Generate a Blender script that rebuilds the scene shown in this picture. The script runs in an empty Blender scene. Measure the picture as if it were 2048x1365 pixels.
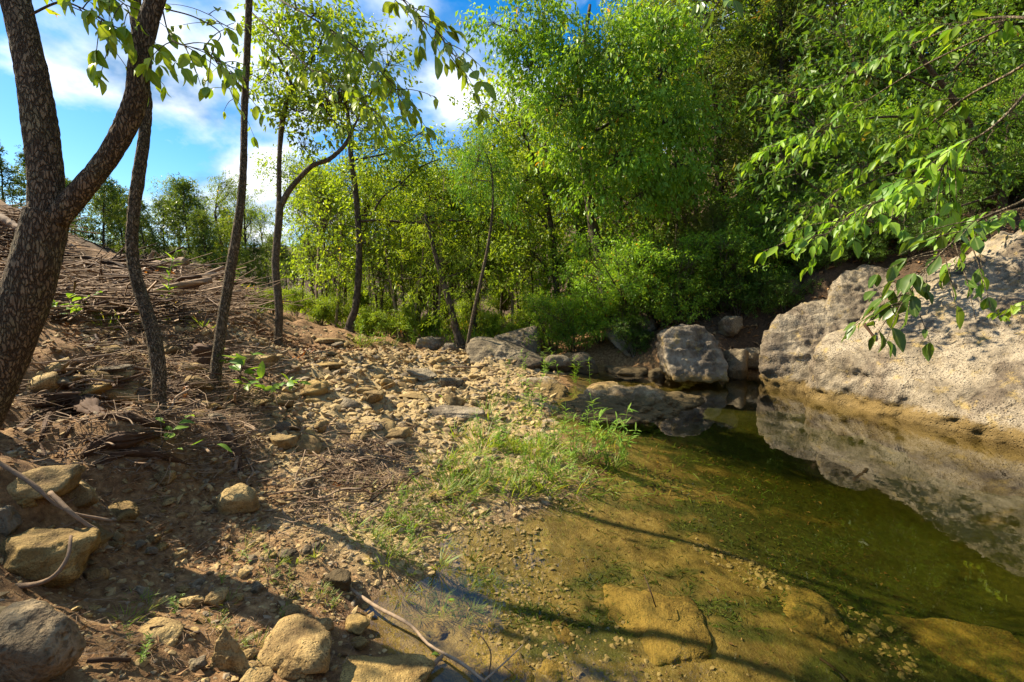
import bpy, bmesh, math, random
import numpy as np
from mathutils import Vector
R = math.radians
rng = np.random.default_rng(7)
random.seed(7)
sc = bpy.context.scene
C = sc.collection

# ---------------------------------------------------------------- camera, sky, sun, exposure
F = 968.0                      # focal length in photo pixels (2048 wide)
PITCH = R(5.5)
CAM = np.array([0.0, 0.0, 1.5])
cd = bpy.data.cameras.new('camera'); co = bpy.data.objects.new('camera', cd); C.objects.link(co)
co.location = CAM; co.rotation_euler = (R(90) - PITCH, 0, 0)
cd.sensor_width = 36; cd.lens = 36 * F / 2048; cd.clip_start = 0.02; cd.clip_end = 3000
sc.camera = co
SUN_EL = R(43); SUN_DIR = np.array([-0.945, 0.327])      # horizontal direction towards the sun
SUN_DIR /= np.linalg.norm(SUN_DIR)
world = bpy.data.worlds.new('World'); sc.world = world; world.use_nodes = True
def build_world():
    nt = world.node_tree; N = nt.nodes; L = nt.links; N.clear()
    out = N.new('ShaderNodeOutputWorld'); bg = N.new('ShaderNodeBackground'); L.new(bg.outputs[0], out.inputs[0])
    sky = N.new('ShaderNodeTexSky'); sky.sky_type = 'NISHITA'; sky.sun_disc = False
    sky.sun_elevation = SUN_EL; sky.sun_rotation = math.atan2(SUN_DIR[0], SUN_DIR[1])
    sky.air_density = 1.0; sky.dust_density = 0.4; sky.ozone_density = 3.0
    hs = N.new('ShaderNodeHueSaturation'); hs.inputs['Saturation'].default_value = 1.45; hs.inputs['Value'].default_value = 0.62
    L.new(sky.outputs[0], hs.inputs['Color'])
    tc = N.new('ShaderNodeTexCoord'); sep = N.new('ShaderNodeSeparateXYZ'); L.new(tc.outputs['Generated'], sep.inputs[0])
    def math_(op, a, b=None):
        m = N.new('ShaderNodeMath'); m.operation = op
        for i, v in enumerate((a, b)):
            if v is None: continue
            if isinstance(v, (int, float)): m.inputs[i].default_value = v
            else: L.new(v, m.inputs[i])
        return m.outputs[0]
    zz = math_('MAXIMUM', math_('ADD', sep.outputs[2], 0.42), 0.05)
    comb = N.new('ShaderNodeCombineXYZ')
    L.new(math_('DIVIDE', sep.outputs[0], zz), comb.inputs[0]); L.new(math_('DIVIDE', sep.outputs[1], zz), comb.inputs[1])
    n1 = N.new('ShaderNodeTexNoise'); n1.inputs['Scale'].default_value = 2.3; n1.inputs['Detail'].default_value = 9; n1.inputs['Roughness'].default_value = 0.56
    n1.inputs['Distortion'].default_value = 0.25
    mp = N.new('ShaderNodeMapping'); mp.inputs['Location'].default_value = (3.1, 1.7, 0.4); L.new(comb.outputs[0], mp.inputs[0]); L.new(mp.outputs[0], n1.inputs['Vector'])
    r1 = N.new('ShaderNodeValToRGB'); r1.color_ramp.elements[0].position = 0.47; r1.color_ramp.elements[1].position = 0.62
    L.new(n1.outputs[0], r1.inputs[0])
    n2 = N.new('ShaderNodeTexNoise'); n2.inputs['Scale'].default_value = 4.2; n2.inputs['Detail'].default_value = 8
    mp2 = N.new('ShaderNodeMapping'); mp2.inputs['Location'].default_value = (7.7, 2.2, 5.0); L.new(comb.outputs[0], mp2.inputs[0]); L.new(mp2.outputs[0], n2.inputs['Vector'])
    r2 = N.new('ShaderNodeValToRGB'); r2.color_ramp.elements[0].position = 0.40; r2.color_ramp.elements[1].position = 0.60
    r2.color_ramp.elements[0].color = (0.72, 1.4, 2.4, 1); r2.color_ramp.elements[1].color = (4.7, 4.9, 5.2, 1)
    L.new(n2.outputs[0], r2.inputs[0])
    mx = N.new('ShaderNodeMix'); mx.data_type = 'RGBA'
    L.new(r1.outputs[0], mx.inputs['Factor']); L.new(hs.outputs[0], mx.inputs['A']); L.new(r2.outputs[0], mx.inputs['B'])
    L.new(mx.outputs['Result'], bg.inputs[0]); bg.inputs[1].default_value = 0.125
build_world()
sl = bpy.data.lights.new('sun', 'SUN'); sl.energy = 5.0; sl.angle = R(0.53); sl.color = (1.0, 0.88, 0.69)
so = bpy.data.objects.new('sun', sl); C.objects.link(so)
sv = Vector((SUN_DIR[0] * math.cos(SUN_EL), SUN_DIR[1] * math.cos(SUN_EL), math.sin(SUN_EL)))
so.rotation_euler = sv.to_track_quat('Z', 'Y').to_euler(); so.location = sv * 40
sc.view_settings.view_transform = 'Standard'; sc.view_settings.look = 'None'
sc.view_settings.exposure = 1.42; sc.view_settings.gamma = 1.0; sc.view_settings.use_curve_mapping = False
sc.cycles.use_denoising = True
sc.cycles.max_bounces = 8; sc.cycles.transparent_max_bounces = 12; sc.cycles.diffuse_bounces = 3; sc.cycles.glossy_bounces = 2; sc.cycles.transmission_bounces = 4
sc.cycles.caustics_reflective = False; sc.cycles.caustics_refractive = False

# ---------------------------------------------------------------- helpers: pixels, noise, meshes
FWD = np.array([0, math.cos(PITCH), -math.sin(PITCH)]); UPV = np.array([0, math.sin(PITCH), math.cos(PITCH)]); RGT = np.array([1.0, 0, 0])
def ray(px, py): return FWD + RGT * ((px - 1024) / F) - UPV * ((py - 682.5) / F)
def P(px, py, d): return CAM + ray(px, py) * d
def PZ(px, py, z):
    r = ray(px, py); return CAM + r * ((z - CAM[2]) / r[2])
def pix(p):
    q = np.asarray(p, float) - CAM; d = q @ FWD
    return 1024 + F * (q @ RGT) / d, 682.5 - F * (q @ UPV) / d, d

def _h(ix, iy, iz, s):
    h = (ix.astype(np.int64) * 374761393 + iy.astype(np.int64) * 668265263 + iz.astype(np.int64) * 2147483647 + s * 1274126177) & 0xFFFFFFFF
    h = ((h ^ (h >> 13)) * 1274126177) & 0xFFFFFFFF
    h = ((h ^ (h >> 16)) * 2246822519) & 0xFFFFFFFF
    return ((h ^ (h >> 15)) & 0xFFFFFF) / float(0xFFFFFF)
def vn(p, s=0):
    p = np.asarray(p, float); i = np.floor(p).astype(np.int64); f = p - i; f = f * f * (3 - 2 * f); o = 0
    for a in (0, 1):
        for b in (0, 1):
            for c in (0, 1):
                w = (f[:, 0] if a else 1 - f[:, 0]) * (f[:, 1] if b else 1 - f[:, 1]) * (f[:, 2] if c else 1 - f[:, 2])
                o = o + w * _h(i[:, 0] + a, i[:, 1] + b, i[:, 2] + c, s)
    return o * 2 - 1
def fbm(p, octv=4, s=0, g=0.5):
    o = 0; a = 1.0; q = np.asarray(p, float)
    for k in range(octv): o = o + a * vn(q, s + k * 17); q = q * 2.03 + 11.3; a *= g
    return o
def worley(p, s=0):
    p = np.asarray(p, float); i = np.floor(p).astype(np.int64); f = p - i
    d1 = np.full(len(p), 9.0); d2 = np.full(len(p), 9.0)
    for a in (-1, 0, 1):
        for b in (-1, 0, 1):
            for c in (-1, 0, 1):
                j = i + np.array([a, b, c]); q = np.stack([_h(j[:, 0], j[:, 1], j[:, 2], s + t) for t in (1, 2, 3)], 1) + (a, b, c)
                d = np.sqrt(((q - f) ** 2).sum(1)); m = d < d1
                d2 = np.where(m, d1, np.minimum(d2, d)); d1 = np.where(m, d, d1)
    return d1, d2

def make_mesh(name, verts, faces, mat=None, smooth=True, attrs=None):
    """faces: (M,3) or (M,4) int array, or a list of such arrays"""
    me = bpy.data.meshes.new(name); verts = np.ascontiguousarray(verts, np.float32)
    fl = faces if isinstance(faces, list) else [faces]
    fl = [np.asarray(f, np.int32) for f in fl if len(f)]
    loops = np.concatenate([f.ravel() for f in fl]); sizes = np.concatenate([np.full(len(f), f.shape[1], np.int32) for f in fl])
    me.vertices.add(len(verts)); me.vertices.foreach_set('co', verts.ravel())
    me.loops.add(len(loops)); me.loops.foreach_set('vertex_index', loops)
    me.polygons.add(len(sizes)); me.polygons.foreach_set('loop_start', np.concatenate([[0], np.cumsum(sizes)[:-1]]).astype(np.int32))
    me.polygons.foreach_set('use_smooth', np.full(len(sizes), smooth))
    for k, v in (attrs or {}).items():
        a = me.attributes.new(k, 'FLOAT', 'POINT'); a.data.foreach_set('value', np.ascontiguousarray(v, np.float32))
    if mat: me.materials.append(mat)
    me.update(calc_edges=True)
    return me
def obj(name, me, parent=None, loc=None):
    o = bpy.data.objects.new(name, me); C.objects.link(o)
    if parent: o.parent = parent
    if loc is not None: o.location = loc
    return o
def tag(o, label=None, cat=None, group=None, kind=None):
    for k, v in (('label', label), ('category', cat), ('group', group), ('kind', kind)):
        if v: o[k] = v
    return o
def thing(name, label, cat, loc, group=None):
    o = bpy.data.objects.new(name, None); C.objects.link(o); o.location = loc; o.empty_display_size = 0.1
    return tag(o, label, cat, group)
def nrm(v): return v / np.maximum(np.linalg.norm(v, axis=-1, keepdims=True), 1e-9)

def catmull(pts, n):
    p = np.asarray(pts, float)
    if len(p) == 2: t = np.linspace(0, 1, n)[:, None]; return p[0] * (1 - t) + p[1] * t
    p = np.vstack([2 * p[0] - p[1], p, 2 * p[-1] - p[-2]]); m = len(p) - 3
    u = np.linspace(0, m, n); i = np.minimum(u.astype(int), m - 1); t = (u - i)[:, None]
    a, b, c, d = p[i], p[i + 1], p[i + 2], p[i + 3]
    return 0.5 * (2 * b + (c - a) * t + (2 * a - 5 * b + 4 * c - d) * t ** 2 + (-a + 3 * b - 3 * c + d) * t ** 3)
def tube(pts, rad, n=24, sides=10, cap=True):
    """smooth tube through pts (k,3) with radii; returns verts, quads, tris, (angle, length) coords"""
    q = catmull(np.column_stack([np.asarray(pts, float), np.asarray(rad, float)]), n); c = q[:, :3]; r = np.maximum(q[:, 3], 0.0006)
    t = nrm(np.gradient(c, axis=0)); ref = np.array([0.31, 0.95, 0.05]) if abs(t[0][2]) > 0.6 else np.array([0.05, 0.1, 1.0])
    u = np.zeros_like(c); u0 = ref - t[0] * (ref @ t[0]); u[0] = u0 / np.linalg.norm(u0)
    for k in range(1, n):
        w = u[k - 1] - t[k] * (u[k - 1] @ t[k]); u[k] = w / np.linalg.norm(w)
    v = np.cross(t, u); a = np.linspace(0, 2 * np.pi, sides, endpoint=False)
    V = c[:, None, :] + r[:, None, None] * (np.cos(a)[None, :, None] * u[:, None, :] + np.sin(a)[None, :, None] * v[:, None, :])
    k, s = np.meshgrid(np.arange(n - 1), np.arange(sides), indexing='ij'); s2 = (s + 1) % sides
    Q = np.stack([k * sides + s, k * sides + s2, (k + 1) * sides + s2, (k + 1) * sides + s], -1).reshape(-1, 4)
    V = V.reshape(-1, 3); T = np.zeros((0, 3), int)
    if cap:
        V = np.vstack([V, c[0], c[-1]]); n0 = n * sides; s = np.arange(sides); s2 = (s + 1) % sides
        T = np.vstack([np.stack([np.full(sides, n0), s2, s], 1), np.stack([np.full(sides, n0 + 1), (n - 1) * sides + s, (n - 1) * sides + s2], 1)])
    ln = np.concatenate([[0], np.cumsum(np.linalg.norm(np.diff(c, axis=0), axis=1))])
    co_ = np.stack([np.repeat(ln, sides), np.tile(a, n), np.repeat(r, sides)], 1)
    return V, Q, T, co_
class MB:
    """collects geometry into one mesh"""
    def __init__(s): s.v = []; s.q = []; s.t = []; s.a = []; s.n = 0
    def add(s, V, Q=None, T=None, a=None):
        if Q is not None and len(Q): s.q.append(np.asarray(Q) + s.n)
        if T is not None and len(T): s.t.append(np.asarray(T) + s.n)
        s.v.append(V); s.a.append(np.full(len(V), 0.5) if a is None else np.asarray(a)); s.n += len(V)
    def mesh(s, name, mat, smooth=True, origin=None):
        V = np.vstack(s.v)
        if origin is not None: V = V - np.asarray(origin)
        f = []
        if s.q: f.append(np.vstack(s.q))
        if s.t: f.append(np.vstack(s.t))
        return make_mesh(name, V, f, mat, smooth, {'v': np.concatenate(s.a)})
def twigs(A, M, B, r0, r1, sides=3, segs=3):
    """many thin bent twigs at once: start A, control M, end B (N,3)"""
    N = len(A); t = np.linspace(0, 1, segs + 1)[None, :, None]
    c = (1 - t) ** 2 * A[:, None] + 2 * t * (1 - t) * M[:, None] + t ** 2 * B[:, None]
    d = nrm(B - A); ref = np.where(np.abs(d[:, 2:3]) > 0.8, np.array([[1.0, 0, 0]]), np.array([[0, 0, 1.0]]))
    u = nrm(np.cross(d, ref)); v = np.cross(d, u)
    r0 = np.broadcast_to(np.asarray(r0, float), (N,)); r1 = np.broadcast_to(np.asarray(r1, float), (N,))
    r = r0[:, None] * (1 - t[:, :, 0]) + r1[:, None] * t[:, :, 0]
    a = np.linspace(0, 2 * np.pi, sides, endpoint=False)
    V = c[:, :, None, :] + r[:, :, None, None] * (np.cos(a)[None, None, :, None] * u[:, None, None, :] + np.sin(a)[None, None, :, None] * v[:, None, None, :])
    k, s = np.meshgrid(np.arange(segs), np.arange(sides), indexing='ij'); s2 = (s + 1) % sides
    q = np.stack([k * sides + s, k * sides + s2, (k + 1) * sides + s2, (k + 1) * sides + s], -1).reshape(-1, 4)
    m = (segs + 1) * sides
    Q = (q[None] + (np.arange(N) * m)[:, None, None]).reshape(-1, 4)
    return V.reshape(-1, 3), Q
def leaves(pos, tip, nor, ln, wd, fold=0.25, fine=False, rs=None):
    """leaf blades: base at pos, pointing along tip, facing nor; 2 triangles each (8 if fine)"""
    N = len(pos); tip = nrm(tip); side = nrm(np.cross(tip, nor)); nor = np.cross(side, tip)
    ln = np.broadcast_to(np.asarray(ln, float), (N,))[:, None]; wd = np.broadcast_to(np.asarray(wd, float), (N,))[:, None] * 0.5
    rs = rng.random(N) if rs is None else rs
    if not fine:
        m = pos + tip * ln * 0.45 + nor * wd * fold
        V = np.stack([pos, m + side * wd, pos + tip * ln - nor * ln * 0.12, m - side * wd], 1).reshape(-1, 3)
        b = (np.arange(N) * 4)[:, None]
        T = np.concatenate([b + [0, 1, 2], b + [0, 2, 3]]); return V, T, np.repeat(rs, 4)
    prof = [(0, 0.0), (0.18, 0.62), (0.42, 1.0), (0.68, 0.82), (0.88, 0.38), (1.0, 0.0)]
    rows = []
    for (t, w) in prof:
        c = pos + tip * ln * t - nor * ln * 0.22 * t * t
        if w == 0: rows.append(c)
        else: rows += [c + side * wd * w + nor * wd * fold * w, c, c - side * wd * w + nor * wd * fold * w]
    V = np.stack(rows, 1).reshape(-1, 3); k = len(rows); b = (np.arange(N) * k)[:, None]; tr = [(0, 1, 2), (0, 2, 3)]
    for j in range(3):
        o = 1 + 3 * j
        tr += [(o, o + 3, o + 4), (o, o + 4, o + 1), (o + 1, o + 4, o + 5), (o + 1, o + 5, o + 2)]
    tr += [(10, 13, 11), (11, 13, 12)]
    T = np.concatenate([b + list(t) for t in tr]); return V, T, np.repeat(rs, k)

# ---------------------------------------------------------------- materials
class NT:
    def __init__(s, name):
        s.m = bpy.data.materials.new(name); s.m.use_nodes = True; s.t = s.m.node_tree; s.N = s.t.nodes; s.L = s.t.links; s.N.clear()
        s.out = s.N.new('ShaderNodeOutputMaterial')
    def n(s, typ, ins=None, **kw):
        x = s.N.new('ShaderNode' + typ)
        for k, v in kw.items(): setattr(x, k, v)
        for k, v in (ins or {}).items(): s.set(x.inputs[k], v)
        return x
    def set(s, i, v):
        if hasattr(v, 'is_output'): s.L.new(v, i)
        elif hasattr(i, 'default_value'):
            i.default_value = (tuple(v) + (1,) if isinstance(v, (tuple, list)) and len(v) == 3 and i.type == 'RGBA' else v)
    def attr(s, name): return s.n('Attribute', attribute_name=name).outputs['Fac']
    def noise(s, scale, detail=5, rough=0.55, vec=None, dist=0.0, out=0):
        x = s.n('TexNoise', {'Scale': scale, 'Detail': detail, 'Roughness': rough, 'Distortion': dist})
        s.L.new(vec if vec is not None else s.pos(), x.inputs['Vector']); return x.outputs[out]
    def pos(s):
        if not hasattr(s, '_p'): s._p = s.n('TexCoord').outputs['Object']
        return s._p
    def wpos(s):
        if not hasattr(s, '_w'): s._w = s.n('NewGeometry').outputs['Position']
        return s._w
    def ramp(s, f, *st):
        x = s.n('ValToRGB'); e = x.color_ramp.elements
        while len(e) < len(st): e.new(0.5)
        for k, (p_, c) in enumerate(st):
            e[k].position = p_; e[k].color = tuple(c) + (1,) if isinstance(c, (tuple, list)) else (c, c, c, 1)
        s.L.new(f, x.inputs[0]); return x.outputs[0]
    def mix(s, f, a, b, mode='MIX'):
        x = s.n('Mix', data_type='RGBA', blend_type=mode); s.set(x.inputs['Factor'], f); s.set(x.inputs['A'], a); s.set(x.inputs['B'], b); return x.outputs['Result']
    def math(s, op, a, b=0.0, clamp=False):
        x = s.n('Math', operation=op, use_clamp=clamp); s.set(x.inputs[0], a); s.set(x.inputs[1], b); return x.outputs[0]
    def bump(s, h, strength=0.5, dist=0.01, normal=None):
        x = s.n('Bump', {'Strength': strength, 'Distance': dist, 'Height': h})
        if normal is not None: s.L.new(normal, x.inputs['Normal'])
        return x.outputs[0]
    def principled(s, col, rough=0.8, normal=None, spec=0.3, **kw):
        b = s.n('BsdfPrincipled'); s.set(b.inputs['Base Color'], col); s.set(b.inputs['Roughness'], rough); s.set(b.inputs['Specular IOR Level'], spec)
        if normal is not None: s.L.new(normal, b.inputs['Normal'])
        for k, v in kw.items(): s.set(b.inputs[k], v)
        s.L.new(b.outputs[0], s.out.inputs[0]); return b

def mat_rock(name, light, mid, dark, stain=None, scale=1.0, pits=0.5, lichen=None, cracks=0.0):
    s = NT(name); w = s.wpos(); v = s.attr('v')
    n1 = s.noise(2.2 * scale, 6, 0.6, w); n2 = s.noise(14 * scale, 6, 0.65, w); n3 = s.noise(70 * scale, 4, 0.6, w)
    c = s.ramp(n1, (0.34, dark), (0.48, mid), (0.6, light))
    c = s.mix(s.ramp(n2, (0.35, 0.0), (0.65, 1.0)), c, s.mix(0.5, c, light))
    n5 = s.noise(1.1 * scale, 4, 0.6, w); msk = s.ramp(n5, (0.4, 0.15), (0.62, 1.0))
    c = s.mix(s.math('MULTIPLY', s.ramp(n3, (0.40, 0.85), (0.52, 0.0)), msk), c, dark)
    wv = s.n('TexNoise', {'Scale': 1.6 * scale, 'Detail': 8, 'Roughness': 0.7, 'Vector': s.n('Mapping', {'Vector': w, 'Scale': (1, 1, 0.35)}).outputs[0]}).outputs[0]
    c = s.mix(s.ramp(wv, (0.49, 0.0), (0.58, 0.85)), c, s.mix(1.0, c, (0.45, 0.42, 0.42), 'MULTIPLY'))
    ck = s.n('TexVoronoi', {'Scale': 1.7 * scale, 'Vector': s.mix(0.22, w, s.n('TexNoise', {'Scale': 2.5 * scale, 'Detail': 4, 'Vector': w}).outputs[1])}, feature='DISTANCE_TO_EDGE').outputs[0]
    crk = s.ramp(ck, (0.0, 0.25), (0.016, 1.0)); crk = s.math('MAXIMUM', crk, s.ramp(n5, (0.46, 1.0), (0.54, 0.0))); crk = s.math('MAXIMUM', crk, 1.0 - cracks)
    c = s.mix(crk, s.mix(1.0, c, (0.28, 0.24, 0.2), 'MULTIPLY'), c)
    if lichen:
        n4 = s.noise(5.0 * scale, 7, 0.7, w); c = s.mix(s.ramp(n4, (0.56, 0.0), (0.66, 0.75)), c, lichen)
    if stain:
        z = s.n('SeparateXYZ', {0: w}).outputs[2]
        zz = s.math('ADD', z, s.math('MULTIPLY', s.math('SUBTRACT', n2, 0.5), 0.22))
        c = s.mix(s.ramp(zz, (0.13, 0.93), (0.2, 0.0)), c, s.mix(n3, stain, tuple(x * 0.55 for x in stain)))
    c = s.mix(1.0, c, s.ramp(v, (0.0, 0.72), (1.0, 1.18)), 'MULTIPLY')
    h = s.math('ADD', s.math('MULTIPLY', n2, 0.7), s.math('MULTIPLY', n3, 0.35))
    vo = s.n('TexVoronoi', {'Scale': 26 * scale, 'Vector': w}); pit = s.ramp(vo.outputs['Distance'], (0.08, 0.0), (0.3, 1.0))
    h = s.math('ADD', h, s.math('MULTIPLY', s.math('MULTIPLY', pit, pits), msk)); h = s.math('ADD', h, s.math('MULTIPLY', crk, 0.6)); h = s.math('ADD', h, s.math('MULTIPLY', n1, 1.6))
    s.principled(c, 0.88, s.bump(h, 0.9, 0.04 / max(scale, 0.3)), 0.2); return s.m
def mat_bark(name, dark, mid, light, scale=1.0, moss=None, plates=0.0):
    s = NT(name); p = s.pos(); mp = s.n('Mapping', {'Vector': p, 'Scale': (1, 1, 0.3)}).outputs[0]
    n1 = s.noise(30 * scale, 6, 0.65, mp, 0.3); n2 = s.noise(6 * scale, 4, 0.6, p); n3 = s.noise(120 * scale, 3, 0.6, mp)
    c = s.ramp(n1, (0.3, dark if not plates else mid), (0.52, mid), (0.7, light)); h = s.math('ADD', n1, s.math('MULTIPLY', n3, 0.5))
    c = s.mix(s.ramp(n2, (0.50, 0.0), (0.62, 0.7)), c, moss or light)
    if plates:
        wp = s.mix(0.05, mp, s.n('TexNoise', {'Scale': 30, 'Detail': 5, 'Vector': mp}).outputs[1])
        wp = s.mix(0.05, wp, s.n('TexNoise', {'Scale': 4, 'Detail': 2, 'Vector': mp}).outputs[1])
        e = s.n('TexVoronoi', {'Scale': plates, 'Vector': wp}, feature='DISTANCE_TO_EDGE').outputs[0]; pt = s.ramp(s.n('SeparateColor', {0: s.n('TexVoronoi', {'Scale': plates, 'Vector': wp}).outputs['Color']}).outputs[0], (0.0, 0.55), (1.0, 1.1))
        fz = s.ramp(s.math('ADD', e, s.math('MULTIPLY', s.math('SUBTRACT', n3, 0.5), 0.22)), (0.0, 0.1), (0.18, 1.0))
        c = s.mix(1.0, c, pt, 'MULTIPLY'); c = s.mix(fz, dark, c); h = s.math('ADD', s.math('MULTIPLY', fz, 1.6), s.math('MULTIPLY', h, 0.7))
    s.principled(c, 0.9, s.bump(h, 0.9, 0.014 if plates else 0.012), 0.15); return s.m
def mat_leaf(name, a, b, c=None, trans=0.45, rough=0.45, yellow=0.0):
    """a..b colour range over leaves; c = rare odd leaf colour"""
    s = NT(name); v = s.attr('v'); col = s.ramp(v, (0.0, a), (0.9, b), (0.97, c or b))
    n = s.noise(0.9, 2, 0.5, s.wpos()); col = s.mix(1.0, col, s.ramp(n, (0.3, 0.72), (0.7, 1.22)), 'MULTIPLY')
    col = s.mix(s.ramp(s.attr('rib'), (0.80, 0.0), (0.97, 0.55)), col, s.mix(0.5, col, (0.45, 0.5, 0.18)))
    d = s.n('BsdfPrincipled', {'Base Color': col, 'Roughness': rough, 'Specular IOR Level': 0.32})
    tcol = s.mix(1.0, col, (1.35, 1.25, 0.5), 'MULTIPLY')
    t = s.n('BsdfTranslucent', {'Color': tcol}); x = s.n('MixShader', {0: trans}); s.L.new(d.outputs[0], x.inputs[1]); s.L.new(t.outputs[0], x.inputs[2])
    s.L.new(x.outputs[0], s.out.inputs[0]); return s.m
def mat_plain(name, a, b, rough=0.85, scale=20, mid=None):
    s = NT(name); v = s.attr('v'); n = s.noise(scale, 5, 0.6, s.wpos())
    c = s.mix(n, s.ramp(v, *([(0, a), (1, b)] if mid is None else [(0, a), (0.3, mid), (0.42, tuple((x + y) / 2 for x, y in zip(a, b))), (1, b)])), tuple(x * 0.6 for x in a)); s.principled(c, rough, s.bump(n, 0.5, 0.005), 0.2); return s.m

M = {}
M['slab'] = mat_rock('pale_limestone', (0.38, 0.315, 0.215), (0.235, 0.188, 0.122), (0.075, 0.06, 0.04), stain=(0.22, 0.145, 0.045), pits=0.6, lichen=(0.36, 0.255, 0.085), cracks=0.3)
M['grey_rock'] = mat_rock('grey_limestone', (0.28, 0.225, 0.14), (0.175, 0.135, 0.08), (0.06, 0.047, 0.028), stain=(0.11, 0.078, 0.035), lichen=(0.30, 0.24, 0.12))
M['tan_rock'] = mat_rock('tan_limestone', (0.44, 0.315, 0.13), (0.31, 0.205, 0.075), (0.12, 0.075, 0.028), scale=2.0)
M['ochre_rock'] = mat_rock('ochre_limestone', (0.42, 0.29, 0.10), (0.28, 0.18, 0.055), (0.10, 0.065, 0.025), scale=2.0)
M['sunk_rock'] = mat_rock('silted_stone', (0.36, 0.235, 0.06), (0.30, 0.19, 0.045), (0.10, 0.075, 0.022), scale=1.6, pits=0.2, lichen=(0.07, 0.068, 0.018))
M['brown_rock'] = mat_rock('brown_limestone', (0.34, 0.255, 0.14), (0.22, 0.16, 0.082), (0.075, 0.055, 0.03), stain=(0.13, 0.09, 0.035), lichen=(0.30, 0.21, 0.08))
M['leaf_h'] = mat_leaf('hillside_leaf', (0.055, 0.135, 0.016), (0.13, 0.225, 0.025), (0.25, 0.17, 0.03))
M['bark'] = mat_bark('rough_bark', (0.055, 0.038, 0.023), (0.21, 0.15, 0.088), (0.33, 0.25, 0.145), moss=(0.25, 0.215, 0.115), plates=76)
M['bark_s'] = mat_bark('grey_bark', (0.045, 0.034, 0.02), (0.26, 0.20, 0.12), (0.42, 0.33, 0.21), scale=1.6, moss=(0.17, 0.145, 0.075), plates=120)
M['bark_d'] = mat_bark('dark_bark', (0.02, 0.016, 0.01), (0.06, 0.046, 0.03), (0.12, 0.095, 0.06), scale=1.2)
M['dead'] = mat_plain('dead_wood', (0.21, 0.135, 0.078), (0.48, 0.35, 0.22), scale=40)
M['red_dead'] = mat_plain('rotten_wood', (0.055, 0.03, 0.016), (0.17, 0.092, 0.042), scale=35)
M['litter'] = mat_plain('leaf_litter', (0.17, 0.085, 0.035), (0.50, 0.31, 0.14), scale=30)
M['rust'] = mat_leaf('rusty_leaf', (0.22, 0.06, 0.012), (0.36, 0.13, 0.02))
M['pebble'] = mat_plain('pebble_stone', (0.24, 0.155, 0.06), (0.62, 0.46, 0.21), scale=60, mid=(0.36, 0.30, 0.21))
M['leaf_y'] = mat_leaf('yellow_green_leaf', (0.158, 0.272, 0.020), (0.333, 0.436, 0.033), (0.539, 0.454, 0.050))
M['leaf_m'] = mat_leaf('mid_green_leaf', (0.143, 0.242, 0.022), (0.311, 0.403, 0.032), (0.674, 0.363, 0.048))
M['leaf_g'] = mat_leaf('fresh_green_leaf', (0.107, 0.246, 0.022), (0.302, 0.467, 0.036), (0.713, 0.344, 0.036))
M['leaf_w'] = mat_leaf('willow_leaf', (0.084, 0.224, 0.025), (0.168, 0.336, 0.044))
M['leaf_d'] = mat_leaf('glossy_dark_leaf', (0.067, 0.139, 0.020), (0.155, 0.245, 0.029), rough=0.35, trans=0.4)
M['cedar'] = mat_leaf('cedar_foliage', (0.073, 0.118, 0.020), (0.176, 0.215, 0.033), (0.331, 0.194, 0.042), trans=0.3, rough=0.6)
M['far'] = mat_leaf('far_foliage', (0.072, 0.129, 0.022), (0.162, 0.224, 0.034), (0.252, 0.224, 0.054), trans=0.3)
M['grass'] = mat_leaf('grass_blade', (0.110, 0.204, 0.014), (0.276, 0.336, 0.036), (0.442, 0.288, 0.072))
M['weed'] = mat_leaf('weed_leaf', (0.120, 0.252, 0.024), (0.264, 0.396, 0.048))
# ---------------------------------------------------------------- terrain: control points read off the photo, smooth surface through them
CTRL = []
def cz(z, *pts):
    for (px, py) in pts: CTRL.append(PZ(px, py, z))
def cdp(*pts):
    for (px, py, d) in pts: CTRL.append(P(px, py, d))
def cw(*pts):
    for p in pts: CTRL.append(np.array(p, float))
# waterline
SHORE = [(812, 1400), (775, 1300), (705, 1225), (790, 1172), (855, 1085), (980, 1046), (1074, 1022), (1187, 975), (1235, 920), (1190, 868), (1110, 838), (1095, 800), (1150, 770), (1080, 742)]
cz(0.0, *SHORE)
cz(0.0, (1130, 728), (1250, 737), (1330, 748), (1500, 752))
cz(-0.12, (1580, 775), (1700, 812), (1850, 850), (2048, 884), (2250, 940), (2500, 1010))
# stream bed
cz(-0.05, (900, 1200), (1000, 1090), (1150, 1030), (900, 1340)); cz(-0.09, (1050, 1250), (1200, 1050), (1280, 950), (1130, 1340))
cz(-0.13, (1200, 1200), (1300, 1330), (1300, 1080)); cz(-0.17, (1500, 1340), (1450, 1200), (1350, 900), (1430, 1000)); cz(-0.2, (1300, 780), (1430, 780), (1200, 755))
cz(-0.30, (1750, 1350), (1650, 1230), (1560, 1060), (1450, 860), (1520, 830)); cz(-0.55, (1980, 1230), (1800, 1080), (1700, 960), (1600, 870), (2048, 1050), (1900, 960)); cz(-0.4, (2048, 1365), (2200, 1300))
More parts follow.
